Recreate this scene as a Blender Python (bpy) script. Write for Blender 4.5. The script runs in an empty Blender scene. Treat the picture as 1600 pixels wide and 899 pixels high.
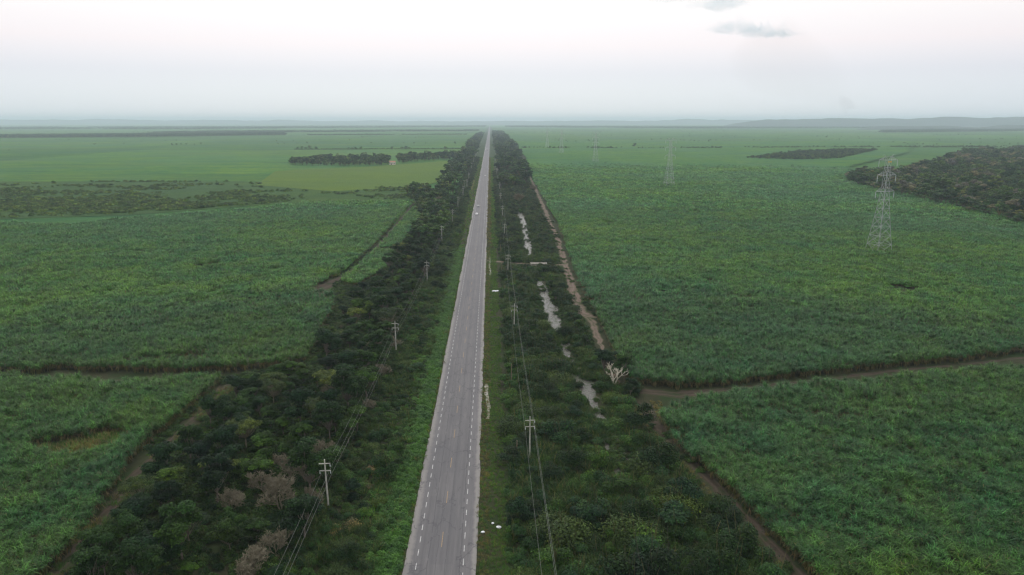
import bpy, math, random
import numpy as np
from mathutils import Vector, Matrix

random.seed(11)
rng = np.random.default_rng(11)
R = math.radians
SC = bpy.context.scene
COL = SC.collection

# ------------------------------------------------------------------ camera
H, FPX, V0, UVP = 72.5, 1142.0, 189.0, 766.2
TH = math.atan((449.5 - V0) / FPX)
PSI = math.atan((800 - UVP) * math.cos(TH) / FPX)
cam = bpy.data.objects.new('camera', bpy.data.cameras.new('camera'))
COL.objects.link(cam)
cam.location = (0, 0, H)
cam.rotation_euler = (math.pi / 2 - TH, 0, -PSI)
cam.data.sensor_width = 36
cam.data.lens = 36 * FPX / 1600
cam.data.clip_start = 1.0
cam.data.clip_end = 90000
SC.camera = cam

# ------------------------------------------------------------------ light
SUN_EL, SUN_AZ = 50.0, -4.0          # degrees; azimuth from +Y towards +X
w = bpy.data.worlds.new('World')
SC.world = w
w.use_nodes = True
nt = w.node_tree
nt.nodes.clear()
out = nt.nodes.new('ShaderNodeOutputWorld')
sky = nt.nodes.new('ShaderNodeTexSky')
sky.sky_type = 'NISHITA'
sky.sun_disc = False
sky.sun_elevation = R(SUN_EL)
sky.sun_rotation = R(SUN_AZ)
sky.air_density = 1.0
sky.dust_density = 0.5
bg1 = nt.nodes.new('ShaderNodeBackground')
bg1.inputs['Strength'].default_value = 0.05
nt.links.new(sky.outputs[0], bg1.inputs['Color'])
# the thin bright overcast veil that covers the whole sky, greyer towards the horizon
tc = nt.nodes.new('ShaderNodeTexCoord')
sep = nt.nodes.new('ShaderNodeSeparateXYZ')
nt.links.new(tc.outputs['Generated'], sep.inputs[0])
ramp = nt.nodes.new('ShaderNodeValToRGB')
nt.links.new(sep.outputs['Z'], ramp.inputs[0])
cr = ramp.color_ramp
stops = [(0.0, (.33, .43, .60)), (.025, (.33, .38, .53)), (.06, (.40, .36, .45)), (.094, (.62, .48, .47)), (.128, (.72, .59, .52)),
         (.165, (.79, .67, .55)), (.35, (.88, .80, .72)), (.6, (.86, .82, .79)), (1.0, (.82, .80, .80))]
while len(cr.elements) < len(stops):
    cr.elements.new(0.5)
for e, (p, c) in zip(cr.elements, stops):
    e.position = p
    e.color = (*c, 1)
bg2 = nt.nodes.new('ShaderNodeBackground')
bg2.inputs['Strength'].default_value = 0.93
nt.links.new(ramp.outputs[0], bg2.inputs['Color'])
add = nt.nodes.new('ShaderNodeAddShader')
nt.links.new(bg1.outputs[0], add.inputs[0])
nt.links.new(bg2.outputs[0], add.inputs[1])
nt.links.new(add.outputs[0], out.inputs['Surface'])

sl = bpy.data.lights.new('sun', 'SUN')
sl.energy = 1.15
sl.angle = R(35)
sl.color = (1.0, .95, .88)
so = bpy.data.objects.new('sun', sl)
COL.objects.link(so)
sd = Vector((math.sin(R(SUN_AZ)) * math.cos(R(SUN_EL)), math.cos(R(SUN_AZ)) * math.cos(R(SUN_EL)), math.sin(R(SUN_EL))))
so.rotation_euler = sd.to_track_quat('Z', 'Y').to_euler()
so.location = (0, 0, 300)

SC.view_settings.view_transform = 'Standard'
SC.view_settings.look = 'None'
SC.view_settings.exposure = 0.16
SC.view_settings.gamma = 1.0
SC.render.engine = 'CYCLES'
SC.cycles.max_bounces = 5
SC.cycles.diffuse_bounces = 3
SC.cycles.transmission_bounces = 3
SC.cycles.glossy_bounces = 2
SC.cycles.volume_bounces = 1
SC.cycles.use_denoising = True
SC.cycles.filter_width = 1.3

# ------------------------------------------------------------------ projection helpers (survey of the ground)
fw = np.array([math.sin(PSI) * math.cos(TH), math.cos(PSI) * math.cos(TH), -math.sin(TH)])
rt = np.array([math.cos(PSI), -math.sin(PSI), 0.0])
up = np.cross(rt, fw)

def G(u, v, h=0.0):
    d = fw * FPX + rt * (u - 800) - up * (v - 449.5)
    t = (h - H) / d[2]
    return (d[0] * t, d[1] * t)

def poly(*pts):
    return np.array([G(*p) for p in pts])

def proj(P):
    P = np.asarray(P, float).reshape(-1, 3) - np.array([0, 0, H])
    z = P @ fw
    zz = np.maximum(z, 1e-3)
    return 800 + FPX * (P @ rt) / zz, 449.5 - FPX * (P @ up) / zz, z

def inside(P, pg):
    x, y = P[:, 0], P[:, 1]
    r = np.zeros(len(P), bool)
    n = len(pg)
    for i in range(n):
        x1, y1 = pg[i]
        x2, y2 = pg[(i + 1) % n]
        if y1 == y2:
            continue
        c = ((y1 > y) != (y2 > y)) & (x < (x2 - x1) * (y - y1) / (y2 - y1) + x1)
        r ^= c
    return r

def edge_dist(P, pg, closed=True):
    d = np.full(len(P), 1e9)
    n = len(pg)
    for i in range(n if closed else n - 1):
        a = pg[i]
        b = pg[(i + 1) % n]
        ab = b - a
        t = np.clip(((P[:, :2] - a) @ ab) / max(ab @ ab, 1e-9), 0, 1)
        q = a + t[:, None] * ab
        d = np.minimum(d, np.hypot(P[:, 0] - q[:, 0], P[:, 1] - q[:, 1]))
    return d

def in_view(P, mu=50, hi=3.0, vmax=930):
    """points whose column from the ground to hi metres can be in the picture"""
    P3 = np.c_[P[:, :2], np.full(len(P), float(hi))] if np.isscalar(hi) else np.c_[P[:, :2], hi]
    u, v, z = proj(P3)
    return (z > 20) & (u > -mu) & (u < 1600 + mu) & (v < vmax)

def vnoise(x, y, s, seed=0):
    """smooth value noise, 0..1"""
    x = np.asarray(x) / s
    y = np.asarray(y) / s
    xi, yi = np.floor(x).astype(np.int64), np.floor(y).astype(np.int64)
    fx, fy = x - xi, y - yi
    fx, fy = fx * fx * (3 - 2 * fx), fy * fy * (3 - 2 * fy)
    def hsh(a, b):
        n = (a * 374761393 + b * 668265263 + seed * 1442695041) & 0x7fffffff
        n = ((n ^ (n >> 13)) * 1274126177) & 0x7fffffff
        return ((n ^ (n >> 16)) & 0xffff) / 65535.0
    return (hsh(xi, yi) * (1 - fx) * (1 - fy) + hsh(xi + 1, yi) * fx * (1 - fy)
            + hsh(xi, yi + 1) * (1 - fx) * fy + hsh(xi + 1, yi + 1) * fx * fy)

def jgrid(pg, step, jit=.5, rmin=0, rmax=1e9, box=None):
    x0, y0 = pg.min(0)
    x1, y1 = pg.max(0)
    if rmax < 1e8:
        x0, x1, y1 = max(x0, -rmax), min(x1, rmax), min(y1, rmax)
    y0 = max(y0, 30)
    if x1 <= x0 or y1 <= y0:
        return np.zeros((0, 2))
    X, Y = np.meshgrid(np.arange(x0, x1, step), np.arange(y0, y1, step))
    P = np.c_[X.ravel(), Y.ravel()]
    P = P + rng.uniform(-jit, jit, P.shape) * step
    r = np.hypot(P[:, 0], P[:, 1])
    P = P[(r >= rmin) & (r < rmax)]
    return P[inside(P, pg)]

# ------------------------------------------------------------------ object helpers
def tag(o, label=None, cat=None, group=None, kind=None):
    if label: o['label'] = label
    if cat: o['category'] = cat
    if group: o['group'] = group
    if kind: o['kind'] = kind
    return o

def empty(name, loc, rz=0.0):
    o = bpy.data.objects.new(name, None)
    o.empty_display_size = .3
    o.location = loc
    o.rotation_euler = (0, 0, rz)
    COL.objects.link(o)
    return o

def make_mesh(name, V, F, mats=(), col=None, midx=None, smooth=False):
    """F: (n,k) array, or list of such arrays"""
    Fs = F if isinstance(F, list) else [F]
    Fs = [np.asarray(f, np.int32) for f in Fs if len(f)]
    me = bpy.data.meshes.new(name)
    V = np.asarray(V, np.float32)
    me.vertices.add(len(V))
    me.vertices.foreach_set('co', V.ravel())
    nl = sum(f.size for f in Fs)
    npoly = sum(len(f) for f in Fs)
    me.loops.add(nl)
    me.polygons.add(npoly)
    me.loops.foreach_set('vertex_index', np.concatenate([f.ravel() for f in Fs]) if Fs else np.zeros(0, np.int32))
    tot = np.concatenate([np.full(len(f), f.shape[1], np.int32) for f in Fs]) if Fs else np.zeros(0, np.int32)
    st = np.concatenate([[0], np.cumsum(tot)[:-1]]).astype(np.int32) if len(tot) else tot
    me.polygons.foreach_set('loop_start', st)
    if midx is not None:
        me.polygons.foreach_set('material_index', np.asarray(midx, np.int32))
    me.polygons.foreach_set('use_smooth', np.full(npoly, smooth))
    for m in mats:
        me.materials.append(m)
    if col is not None:
        a = me.color_attributes.new('col', 'FLOAT_COLOR', 'POINT')
        c = np.ones((len(V), 4), np.float32)
        c[:, :3] = col
        a.data.foreach_set('color', c.ravel())
    me.update(calc_edges=True)
    return me

def link(name, me, parent=None, loc=None):
    o = bpy.data.objects.new(name, me)
    COL.objects.link(o)
    if parent: o.parent = parent
    if loc is not None: o.location = loc
    return o

class MB:
    """collects boxes, tubes and polygons into one mesh"""
    def __init__(s):
        s.v, s.f3, s.f4, s.n = [], [], [], 0
    def add(s, V, F):
        F = np.asarray(F) + s.n
        s.v.append(np.asarray(V, float))
        (s.f3 if F.shape[1] == 3 else s.f4).append(F)
        s.n += len(V)
    def box(s, c, sz, rz=0):
        x, y, z = [a / 2 for a in sz]
        V = np.array([[-x, -y, -z], [x, -y, -z], [x, y, -z], [-x, y, -z], [-x, -y, z], [x, -y, z], [x, y, z], [-x, y, z]])
        ca, sa = math.cos(rz), math.sin(rz)
        V[:, :2] = V[:, :2] @ np.array([[ca, sa], [-sa, ca]])
        s.add(V + np.array(c), [[0, 3, 2, 1], [4, 5, 6, 7], [0, 1, 5, 4], [1, 2, 6, 5], [2, 3, 7, 6], [3, 0, 4, 7]])
    def tube(s, pts, rad, n=5, cap=True):
        pts = np.asarray(pts, float)
        rad = np.broadcast_to(np.asarray(rad, float), (len(pts),))
        d = np.gradient(pts, axis=0)
        d /= np.linalg.norm(d, axis=1)[:, None] + 1e-9
        ref = np.where(np.abs(d[:, 2:3]) > .9, [[1., 0, 0]], [[0, 0, 1.]])
        a = np.cross(d, ref)
        a /= np.linalg.norm(a, axis=1)[:, None] + 1e-9
        b = np.cross(d, a)
        t = np.arange(n) / n * 2 * math.pi
        V = pts[:, None] + rad[:, None, None] * (a[:, None] * np.cos(t)[None, :, None] + b[:, None] * np.sin(t)[None, :, None])
        F = []
        for i in range(len(pts) - 1):
            for j in range(n):
                k = (j + 1) % n
                F.append([i * n + j, i * n + k, (i + 1) * n + k, (i + 1) * n + j])
        V = V.reshape(-1, 3)
        s.add(V, F)
        if cap:
            for e, base in ((0, 0), (1, (len(pts) - 1) * n)):
                F = []
                c = pts[0] if e == 0 else pts[-1]
                VV = np.vstack([V[base:base + n], c])
                s.add(VV, [[j, (j + 1) % n, n] if e else [(j + 1) % n, j, n] for j in range(n)])
    def mesh(s, name, mats, col=None, smooth=False):
        F = []
        if s.f4: F.append(np.vstack(s.f4))
        if s.f3: F.append(np.vstack(s.f3))
        if not isinstance(mats, (list, tuple)): mats = [mats]
        return make_mesh(name, np.vstack(s.v), F, mats, col, smooth=smooth)
    def build(s, name, mats, parent=None, loc=None, smooth=False):
        return link(name, s.mesh(name, mats, smooth=smooth), parent, loc)

# ------------------------------------------------------------------ materials
def newmat(name):
    m = bpy.data.materials.new(name)
    m.use_nodes = True
    t = m.node_tree
    b = t.nodes['Principled BSDF']
    return m, t, b

def N(t, typ, **kw):
    n = t.nodes.new(typ)
    for k, v in kw.items():
        setattr(n, k, v)
    return n

def mixc(t, fac, a, b, blend='MIX'):
    n = t.nodes.new('ShaderNodeMix')
    n.data_type = 'RGBA'
    n.blend_type = blend
    for s, x in ((n.inputs[0], fac), (n.inputs[6], a), (n.inputs[7], b)):
        if isinstance(x, bpy.types.NodeSocket): t.links.new(x, s)
        elif isinstance(x, (int, float)): s.default_value = x
        else: s.default_value = (*x, 1)
    return n.outputs[2]

def mth(t, op, a, b=0.0, c=None):
    n = t.nodes.new('ShaderNodeMath')
    n.operation = op
    for s, x in zip(n.inputs, (a, b, c)):
        if x is None: continue
        if isinstance(x, bpy.types.NodeSocket): t.links.new(x, s)
        else: s.default_value = x
    return n.outputs[0]

def rampv(t, x, lo, hi):
    n = t.nodes.new('ShaderNodeMapRange')
    n.inputs[1].default_value = lo
    n.inputs[2].default_value = hi
    t.links.new(x, n.inputs[0])
    return n.outputs[0]

def wpos(t, sx=1, sy=1, sz=1):
    g = t.nodes.new('ShaderNodeNewGeometry')
    m = t.nodes.new('ShaderNodeVectorMath')
    m.operation = 'MULTIPLY'
    m.inputs[1].default_value = (sx, sy, sz)
    t.links.new(g.outputs['Position'], m.inputs[0])
    return m.outputs[0]

def noise(t, vec, scale, detail=3, rough=.55):
    n = t.nodes.new('ShaderNodeTexNoise')
    n.inputs['Scale'].default_value = scale
    n.inputs['Detail'].default_value = detail
    n.inputs['Roughness'].default_value = rough
    t.links.new(vec, n.inputs['Vector'])
    return n.outputs['Fac']

CANE_A, CANE_B, CANE_C = (.034, .142, .038), (.108, .218, .020), (.054, .160, .068)

def cane_tint(t):
    """field-scale colour differences of the sugar cane"""
    p = wpos(t)
    a = rampv(t, noise(t, wpos(t, .8, 1, 0), .012, 4, .6), .40, .62)
    b = rampv(t, noise(t, wpos(t, 1, .8, 0), .07, 4, .66), .38, .64)
    c = mixc(t, mth(t, 'MULTIPLY_ADD', a, .42, mth(t, 'MULTIPLY', b, .58)), CANE_A, CANE_B)
    d = rampv(t, noise(t, wpos(t, 1, 1, 0), .0045, 3, .5), .45, .6)
    return mixc(t, mth(t, 'MULTIPLY', d, .6), c, CANE_C)

def finish_leaf(t, b, c, transl=.3, rough=.55, spec=.1):
    t.links.new(c, b.inputs['Base Color'])
    b.inputs['Roughness'].default_value = rough
    b.inputs['Specular IOR Level'].default_value = spec
    tr = N(t, 'ShaderNodeBsdfTranslucent')
    t.links.new(c, tr.inputs['Color'])
    mx = N(t, 'ShaderNodeMixShader')
    mx.inputs[0].default_value = transl
    t.links.new(b.outputs[0], mx.inputs[1])
    t.links.new(tr.outputs[0], mx.inputs[2])
    t.links.new(mx.outputs[0], t.nodes['Material Output'].inputs['Surface'])

def mat_cane():
    m, t, b = newmat('cane_leaf')
    at = N(t, 'ShaderNodeAttribute', attribute_name='col')
    oi = N(t, 'ShaderNodeObjectInfo')
    k = mth(t, 'MULTIPLY_ADD', oi.outputs['Random'], .9, .55)
    # attribute red channel: leaf brightness, green channel: straw amount
    sp = N(t, 'ShaderNodeSeparateColor')
    t.links.new(at.outputs['Color'], sp.inputs[0])
    c = mixc(t, 1.0, cane_tint(t), (1, 1, 1), 'MULTIPLY')
    br = mth(t, 'MULTIPLY', sp.outputs[0], k)
    cb = N(t, 'ShaderNodeCombineColor')
    for i in range(3): t.links.new(br, cb.inputs[i])
    c = mixc(t, 1.0, c, cb.outputs[0], 'MULTIPLY')
    c = mixc(t, sp.outputs[1], c, (.20, .125, .06))
    finish_leaf(t, b, c, .18, .5, .16)
    return m

def mat_canopy(name, gain=1.0, tintc=None, tf=0.0, bump=1.0, far=False):
    m, t, b = newmat(name)
    c = cane_tint(t)
    p = wpos(t, 1, 1, 1)
    n1 = noise(t, p, .9, 3, .7)
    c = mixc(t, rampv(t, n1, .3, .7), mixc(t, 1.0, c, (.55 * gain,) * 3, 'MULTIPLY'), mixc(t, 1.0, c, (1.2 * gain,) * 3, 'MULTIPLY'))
    if far:
        # patchwork of separate fields far away
        v = N(t, 'ShaderNodeTexVoronoi')
        v.distance = 'CHEBYCHEV'
        v.inputs['Scale'].default_value = .0016
        t.links.new(wpos(t, 1, .8, 0), v.inputs['Vector'])
        sv = N(t, 'ShaderNodeSeparateColor')
        t.links.new(v.outputs['Color'], sv.inputs[0])
        c = mixc(t, sv.outputs[0], mixc(t, 1.0, c, (.72, .80, .85), 'MULTIPLY'), mixc(t, 1.0, c, (1.15, 1.08, .95), 'MULTIPLY'))
        n3 = rampv(t, noise(t, wpos(t, .3, 1, 0), .004, 5, .6), .5, .62)
        c = mixc(t, mth(t, 'MULTIPLY', n3, .4), c, (.085, .135, .035))
        n4 = rampv(t, noise(t, wpos(t, .25, 1, 0), .0035, 5, .65), .58, .63)
        c = mixc(t, mth(t, 'MULTIPLY', n4, .45), c, (.03, .065, .03))
    n5 = rampv(t, noise(t, wpos(t, .22, 1, 0), .035, 4, .65), .35, .65)
    c = mixc(t, n5, mixc(t, 1.0, c, (.80, .84, .86), 'MULTIPLY'), mixc(t, 1.0, c, (1.16, 1.12, 1.05), 'MULTIPLY'))
    if tintc:
        c = mixc(t, tf, c, tintc)
    t.links.new(c, b.inputs['Base Color'])
    b.inputs['Roughness'].default_value = .8
    b.inputs['Specular IOR Level'].default_value = .03
    bp = N(t, 'ShaderNodeBump')
    bp.inputs['Strength'].default_value = bump
    bp.inputs['Distance'].default_value = 1.5
    t.links.new(n1, bp.inputs['Height'])
    t.links.new(bp.outputs[0], b.inputs['Normal'])
    return m

def mat_leaf(name, tint=(1, 1, 1), var=.5, transl=.15, wscale=.08):
    """leaf material: vertex attribute gives each leaf's own colour"""
    m, t, b = newmat(name)
    at = N(t, 'ShaderNodeAttribute', attribute_name='col')
    oi = N(t, 'ShaderNodeObjectInfo')
    c = mixc(t, 1.0, at.outputs['Color'], tint, 'MULTIPLY')
    r = oi.outputs['Random']
    hi = mixc(t, r, (1 - var, 1 - var * .8, 1 - var * .5), (1 + var * .8, 1 + var * .85, 1 + var * .1))
    c = mixc(t, 1.0, c, hi, 'MULTIPLY')
    n = rampv(t, noise(t, wpos(t), wscale, 2, .5), .35, .65)
    c = mixc(t, n, c, mixc(t, 1.0, c, (1.25, 1.3, .9), 'MULTIPLY'))
    finish_leaf(t, b, c, transl)
    return m

def mat_plain(name, c1, c2=None, sc=1.0, rough=.8, metal=0.0, spec=.3, bump=0.0, det=4):
    m, t, b = newmat(name)
    if c2:
        n = noise(t, wpos(t), sc, det, .6)
        t.links.new(mixc(t, rampv(t, n, .35, .65), c1, c2), b.inputs['Base Color'])
        if bump:
            bp = N(t, 'ShaderNodeBump')
            bp.inputs['Strength'].default_value = bump
            bp.inputs['Distance'].default_value = .1
            t.links.new(n, bp.inputs['Height'])
            t.links.new(bp.outputs[0], b.inputs['Normal'])
    else:
        b.inputs['Base Color'].default_value = (*c1, 1)
    b.inputs['Roughness'].default_value = rough
    b.inputs['Metallic'].default_value = metal
    b.inputs['Specular IOR Level'].default_value = spec
    return m

def mat_road():
    m, t, b = newmat('asphalt')
    g = N(t, 'ShaderNodeNewGeometry')
    s = N(t, 'ShaderNodeSeparateXYZ')
    t.links.new(g.outputs['Position'], s.inputs[0])
    x = s.outputs['X']
    base = mixc(t, rampv(t, noise(t, wpos(t, 1, .06, 0), 2.2, 5, .7), .3, .7), (.100, .097, .099), (.140, .135, .134))
    blot = rampv(t, noise(t, wpos(t, 1, .12, 0), .35, 4, .6), .42, .68)
    base = mixc(t, mth(t, 'MULTIPLY', blot, .45), base, (.080, .079, .084))
    # wheel tracks, darker and smoother, in both lanes
    trk = None
    for cx in (-12.1, -10.4, -7.8, -6.1):
        d = mth(t, 'ABSOLUTE', mth(t, 'SUBTRACT', x, cx))
        k = mth(t, 'MAXIMUM', mth(t, 'SUBTRACT', 1.0, mth(t, 'DIVIDE', d, .5)), 0.0)
        trk = k if trk is None else mth(t, 'MAXIMUM', trk, k)
    base = mixc(t, mth(t, 'MULTIPLY', trk, .36), base, (.068, .068, .072))
    # joints running along the lanes
    for cx, wd in ((-11.0, .09), (-5.55, .12), (-8.0, .06), (-9.6, .05)):
        wob = mth(t, 'MULTIPLY_ADD', noise(t, wpos(t, 0, 1, 0), .15, 3), .5, cx - .25)
        d = mth(t, 'ABSOLUTE', mth(t, 'SUBTRACT', x, wob))
        k = mth(t, 'LESS_THAN', d, wd)
        k = mth(t, 'MULTIPLY', k, mth(t, 'GREATER_THAN', noise(t, wpos(t, .3, 1, 0), .4, 3), .42))
        base = mixc(t, mth(t, 'MULTIPLY', k, .55), base, (.055, .055, .06))
    # worn pale shoulders
    wob = mth(t, 'MULTIPLY_ADD', noise(t, wpos(t, 1, 1, 0), .7, 4), 1.0, -.5)
    sl_ = rampv(t, mth(t, 'ADD', x, wob), -13.5, -14.3)
    sr_ = rampv(t, mth(t, 'ADD', x, wob), -3.8, -3.3)
    base = mixc(t, mth(t, 'MULTIPLY', mth(t, 'MAXIMUM', sl_, sr_), .75), base, (.235, .222, .205))
    v = N(t, 'ShaderNodeTexVoronoi')
    v.feature = 'DISTANCE_TO_EDGE'
    v.inputs['Scale'].default_value = .32
    dv = N(t, 'ShaderNodeVectorMath')
    dv.operation = 'ADD'
    nz = N(t, 'ShaderNodeTexNoise')
    nz.inputs['Scale'].default_value = 1.1
    t.links.new(wpos(t, 1, 1, 0), nz.inputs['Vector'])
    t.links.new(nz.outputs['Color'], dv.inputs[0])
    t.links.new(wpos(t, 1, .45, 0), dv.inputs[1])
    t.links.new(dv.outputs[0], v.inputs['Vector'])
    crk = mth(t, 'MULTIPLY', mth(t, 'LESS_THAN', v.outputs['Distance'], .022), mth(t, 'GREATER_THAN', noise(t, wpos(t, 1, .4, 0), .16, 3), .5))
    base = mixc(t, mth(t, 'MULTIPLY', crk, .5), base, (.05, .05, .055))
    pv_ = N(t, 'ShaderNodeTexVoronoi')
    pv_.distance = 'CHEBYCHEV'
    pv_.inputs['Scale'].default_value = .22
    t.links.new(wpos(t, 1, .25, 0), pv_.inputs['Vector'])
    ps = N(t, 'ShaderNodeSeparateColor')
    t.links.new(pv_.outputs['Color'], ps.inputs[0])
    base = mixc(t, mth(t, 'MULTIPLY', mth(t, 'GREATER_THAN', ps.outputs[0], .86), .22), base, (.075, .075, .082))
    sp = rampv(t, noise(t, wpos(t, 1, 1, 0), 3.2, 5, .8), .66, .72)
    base = mixc(t, mth(t, 'MULTIPLY', sp, .5), base, (.06, .06, .065))
    t.links.new(base, b.inputs['Base Color'])
    b.inputs['Roughness'].default_value = .75
    b.inputs['Specular IOR Level'].default_value = .35
    return m

def mat_dirt(name, a, bcol, ccol, sc=.4, ruts=None):
    m, t, b = newmat(name)
    n1 = noise(t, wpos(t, 1, 1, 0), sc, 6, .65)
    n2 = noise(t, wpos(t, 1, 1, 0), sc * .25, 4, .6)
    c = mixc(t, rampv(t, n1, .35, .65), a, bcol)
    c = mixc(t, rampv(t, n2, .48, .62), c, ccol)
    if ruts:
        at = N(t, 'ShaderNodeAttribute', attribute_name='col')
        x = mth(t, 'ADD', at.outputs['Fac'], mth(t, 'MULTIPLY_ADD', n1, .24, -.12))
        rut = mth(t, 'SUBTRACT', 1.0, mth(t, 'MULTIPLY', mth(t, 'ABSOLUTE', mth(t, 'SUBTRACT', mth(t, 'ABSOLUTE', mth(t, 'SUBTRACT', x, .5)), .2)), 9.0))
        rut = mth(t, 'MAXIMUM', rut, 0.0)
        c = mixc(t, mth(t, 'MULTIPLY', rut, .65), c, ruts)
        edge = rampv(t, mth(t, 'ABSOLUTE', mth(t, 'SUBTRACT', x, .5)), .36, .46)
        c = mixc(t, mth(t, 'MULTIPLY', edge, .8), c, (.035, .052, .016))
    t.links.new(c, b.inputs['Base Color'])
    b.inputs['Roughness'].default_value = .95
    b.inputs['Specular IOR Level'].default_value = .1
    bp = N(t, 'ShaderNodeBump')
    bp.inputs['Strength'].default_value = .6
    bp.inputs['Distance'].default_value = .25
    t.links.new(n1, bp.inputs['Height'])
    t.links.new(bp.outputs[0], b.inputs['Normal'])
    return m

def mat_water():
    m, t, b = newmat('ditch_water')
    n = noise(t, wpos(t, 1, .6, 0), .9, 6, .7)
    k = rampv(t, n, .44, .60)
    c = mixc(t, k, (.10, .088, .078), (.03, .05, .018))
    t.links.new(c, b.inputs['Base Color'])
    t.links.new(mth(t, 'MULTIPLY_ADD', k, .6, .16), b.inputs['Roughness'])
    b.inputs['Specular IOR Level'].default_value = .3
    return m

M = dict(
    cane=mat_cane(),
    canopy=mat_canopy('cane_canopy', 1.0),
    far=mat_canopy('far_fields', .95, bump=.6, far=True),
    field_y=mat_canopy('yellow_green_field', .95, (.12, .17, .025), .6),
    scrub=mat_canopy('scrub_ground', .8, (.060, .095, .032), .5),
    leaf=mat_leaf('tree_leaf'),
    leaf_s=mat_leaf('shrub_leaf', var=.42),
    grass=mat_leaf('grass_blade', var=.35, wscale=.15),
    bark=mat_plain('bark', (.10, .085, .065), (.19, .165, .14), 2.0),
    dead=mat_plain('dead_wood', (.14, .125, .085), (.23, .205, .14), 1.5),
    white_wood=mat_plain('bleached_wood', (.42, .38, .30), (.60, .56, .46), 2.5),
    concrete=mat_plain('pole_concrete', (.30, .30, .26), (.48, .48, .42), 1.2),
    steel=mat_plain('galvanised_steel', (.38, .41, .41), (.50, .53, .52), 1.0, .5, .35),
    glass_ins=mat_plain('insulator_glass', (.50, .55, .55), None, 1, .3),
    wire=mat_plain('aluminium_wire', (.26, .27, .25), None, 1, .6, .2),
    wood=mat_plain('post_wood', (.16, .12, .085), (.24, .19, .14), 3.0),
    yellow=mat_plain('yellow_band_paint', (.75, .42, .04), None, 1, .6),
    asphalt=mat_road(),
    white=mat_plain('white_line_paint', (.56, .56, .54), (.26, .26, .26), 3.0, .7),
    orange=mat_plain('orange_line_paint', (.36, .24, .11), (.20, .16, .11), 4.0, .7),
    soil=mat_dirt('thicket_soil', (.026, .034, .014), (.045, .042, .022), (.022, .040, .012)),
    litter=mat_dirt('cane_litter', (.020, .026, .012), (.040, .034, .018), (.016, .028, .010), 1.2),  # floor under near cane, shade between the clumps painted into its dark colour
    verge=mat_dirt('verge_soil', (.045, .085, .022), (.070, .090, .035), (.035, .075, .018), .8),
    track=mat_dirt('dirt_track', (.125, .092, .068), (.17, .13, .105), (.060, .068, .030), .7, (.19, .15, .12)),
    track_dark=mat_dirt('damp_track', (.040, .033, .024), (.068, .052, .036), (.030, .040, .016), .7, (.085, .066, .048)),  # darker brown than the plain dirt track
    fverge=mat_dirt('far_verge', (.028, .055, .018), (.045, .070, .022), (.022, .045, .014), .1),
    red=mat_dirt('red_earth', (.24, .15, .10), (.30, .20, .14), (.17, .14, .08), .5),
    water=mat_water(),
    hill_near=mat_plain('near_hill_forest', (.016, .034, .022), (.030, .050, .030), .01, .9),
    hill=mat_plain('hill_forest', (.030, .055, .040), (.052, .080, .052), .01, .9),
    conc=mat_plain('old_concrete', (.18, .165, .14), (.34, .32, .28), .8, .9),
    dark=mat_plain('black_rubber', (.02, .02, .02), None, 1, .7),
    glass=mat_plain('car_glass', (.03, .035, .04), None, 1, .08, 0, .5),
    car_white=mat_plain('white_car_paint', (.78, .78, .77), None, 1, .25, 0, .5),
    car_silver=mat_plain('silver_car_paint', (.42, .43, .44), None, 1, .3, .5, .5),
    plastic=mat_plain('white_plastic', (.78, .80, .82), None, 1, .4),
    cream=mat_plain('cream_wall', (.66, .60, .50), (.75, .70, .60), .5),
    roofred=mat_plain('red_roof', (.36, .17, .11), (.42, .22, .15), .5),
    pebble=mat_plain('white_pebbles', (.42, .40, .37), (.16, .15, .09), 1.2),
)

# ------------------------------------------------------------------ plant meshes (used by many objects)
def leaf_quads(C, D, Nn, L, W):
    """quads centred at C, long axis D, normal about Nn"""
    D = D / (np.linalg.norm(D, axis=1)[:, None] + 1e-9)
    S = np.cross(D, Nn)
    S /= np.linalg.norm(S, axis=1)[:, None] + 1e-9
    n = len(C)
    L = np.broadcast_to(L, (n,))[:, None]
    W = np.broadcast_to(W, (n,))[:, None]
    V = np.stack([C - D * L * .5, C + S * W * .5, C + D * L * .5, C - S * W * .5], 1).reshape(-1, 3)
    F = np.arange(4 * n).reshape(-1, 4)
    return V, F

def unit(n, g):
    v = g.normal(size=(n, 3))
    return v / np.linalg.norm(v, axis=1)[:, None]

def crown_leaves(centres, radii, nleaf, size, base, g, vr=.35, yellow=.15):
    Vs, Cs = [], []
    tot = np.sum(radii ** 2)
    for c, r in zip(centres, radii):
        n = max(8, int(nleaf * r * r / tot))
        d = unit(n, g)
        d[:, 2] = np.abs(d[:, 2]) * .95 - .28
        rr = r * (1 - .75 * g.random(n) ** 2.2) * np.where(g.random(n) < .16, g.uniform(1.0, 1.5, n), 1.0)
        C = c + d * rr[:, None] * np.array([1, 1, .72])
        nrm = d * .8 + unit(n, g) * .6 + np.array([0, 0, .7])
        dr = np.cross(nrm, unit(n, g))
        V, F = leaf_quads(C, dr, nrm, size * g.uniform(.7, 1.5, n), size * g.uniform(.45, .85, n))
        k = g.uniform(1 - vr, 1 + vr) 
        hue = g.uniform(-1, 1)
        col = np.array(base) * k * (1 + np.array([.2, .08, -.1]) * hue)
        cc = col[None] * g.uniform(.5, 1.5, (n, 1))
        yl = g.random(n) < yellow * .3
        cc[yl] *= np.array([1.7, 1.6, .9])
        Vs.append(V)
        Cs.append(np.repeat(cc, 4, 0))
    V = np.vstack(Vs)
    return V, np.arange(len(V)).reshape(-1, 4), np.vstack(Cs)

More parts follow.
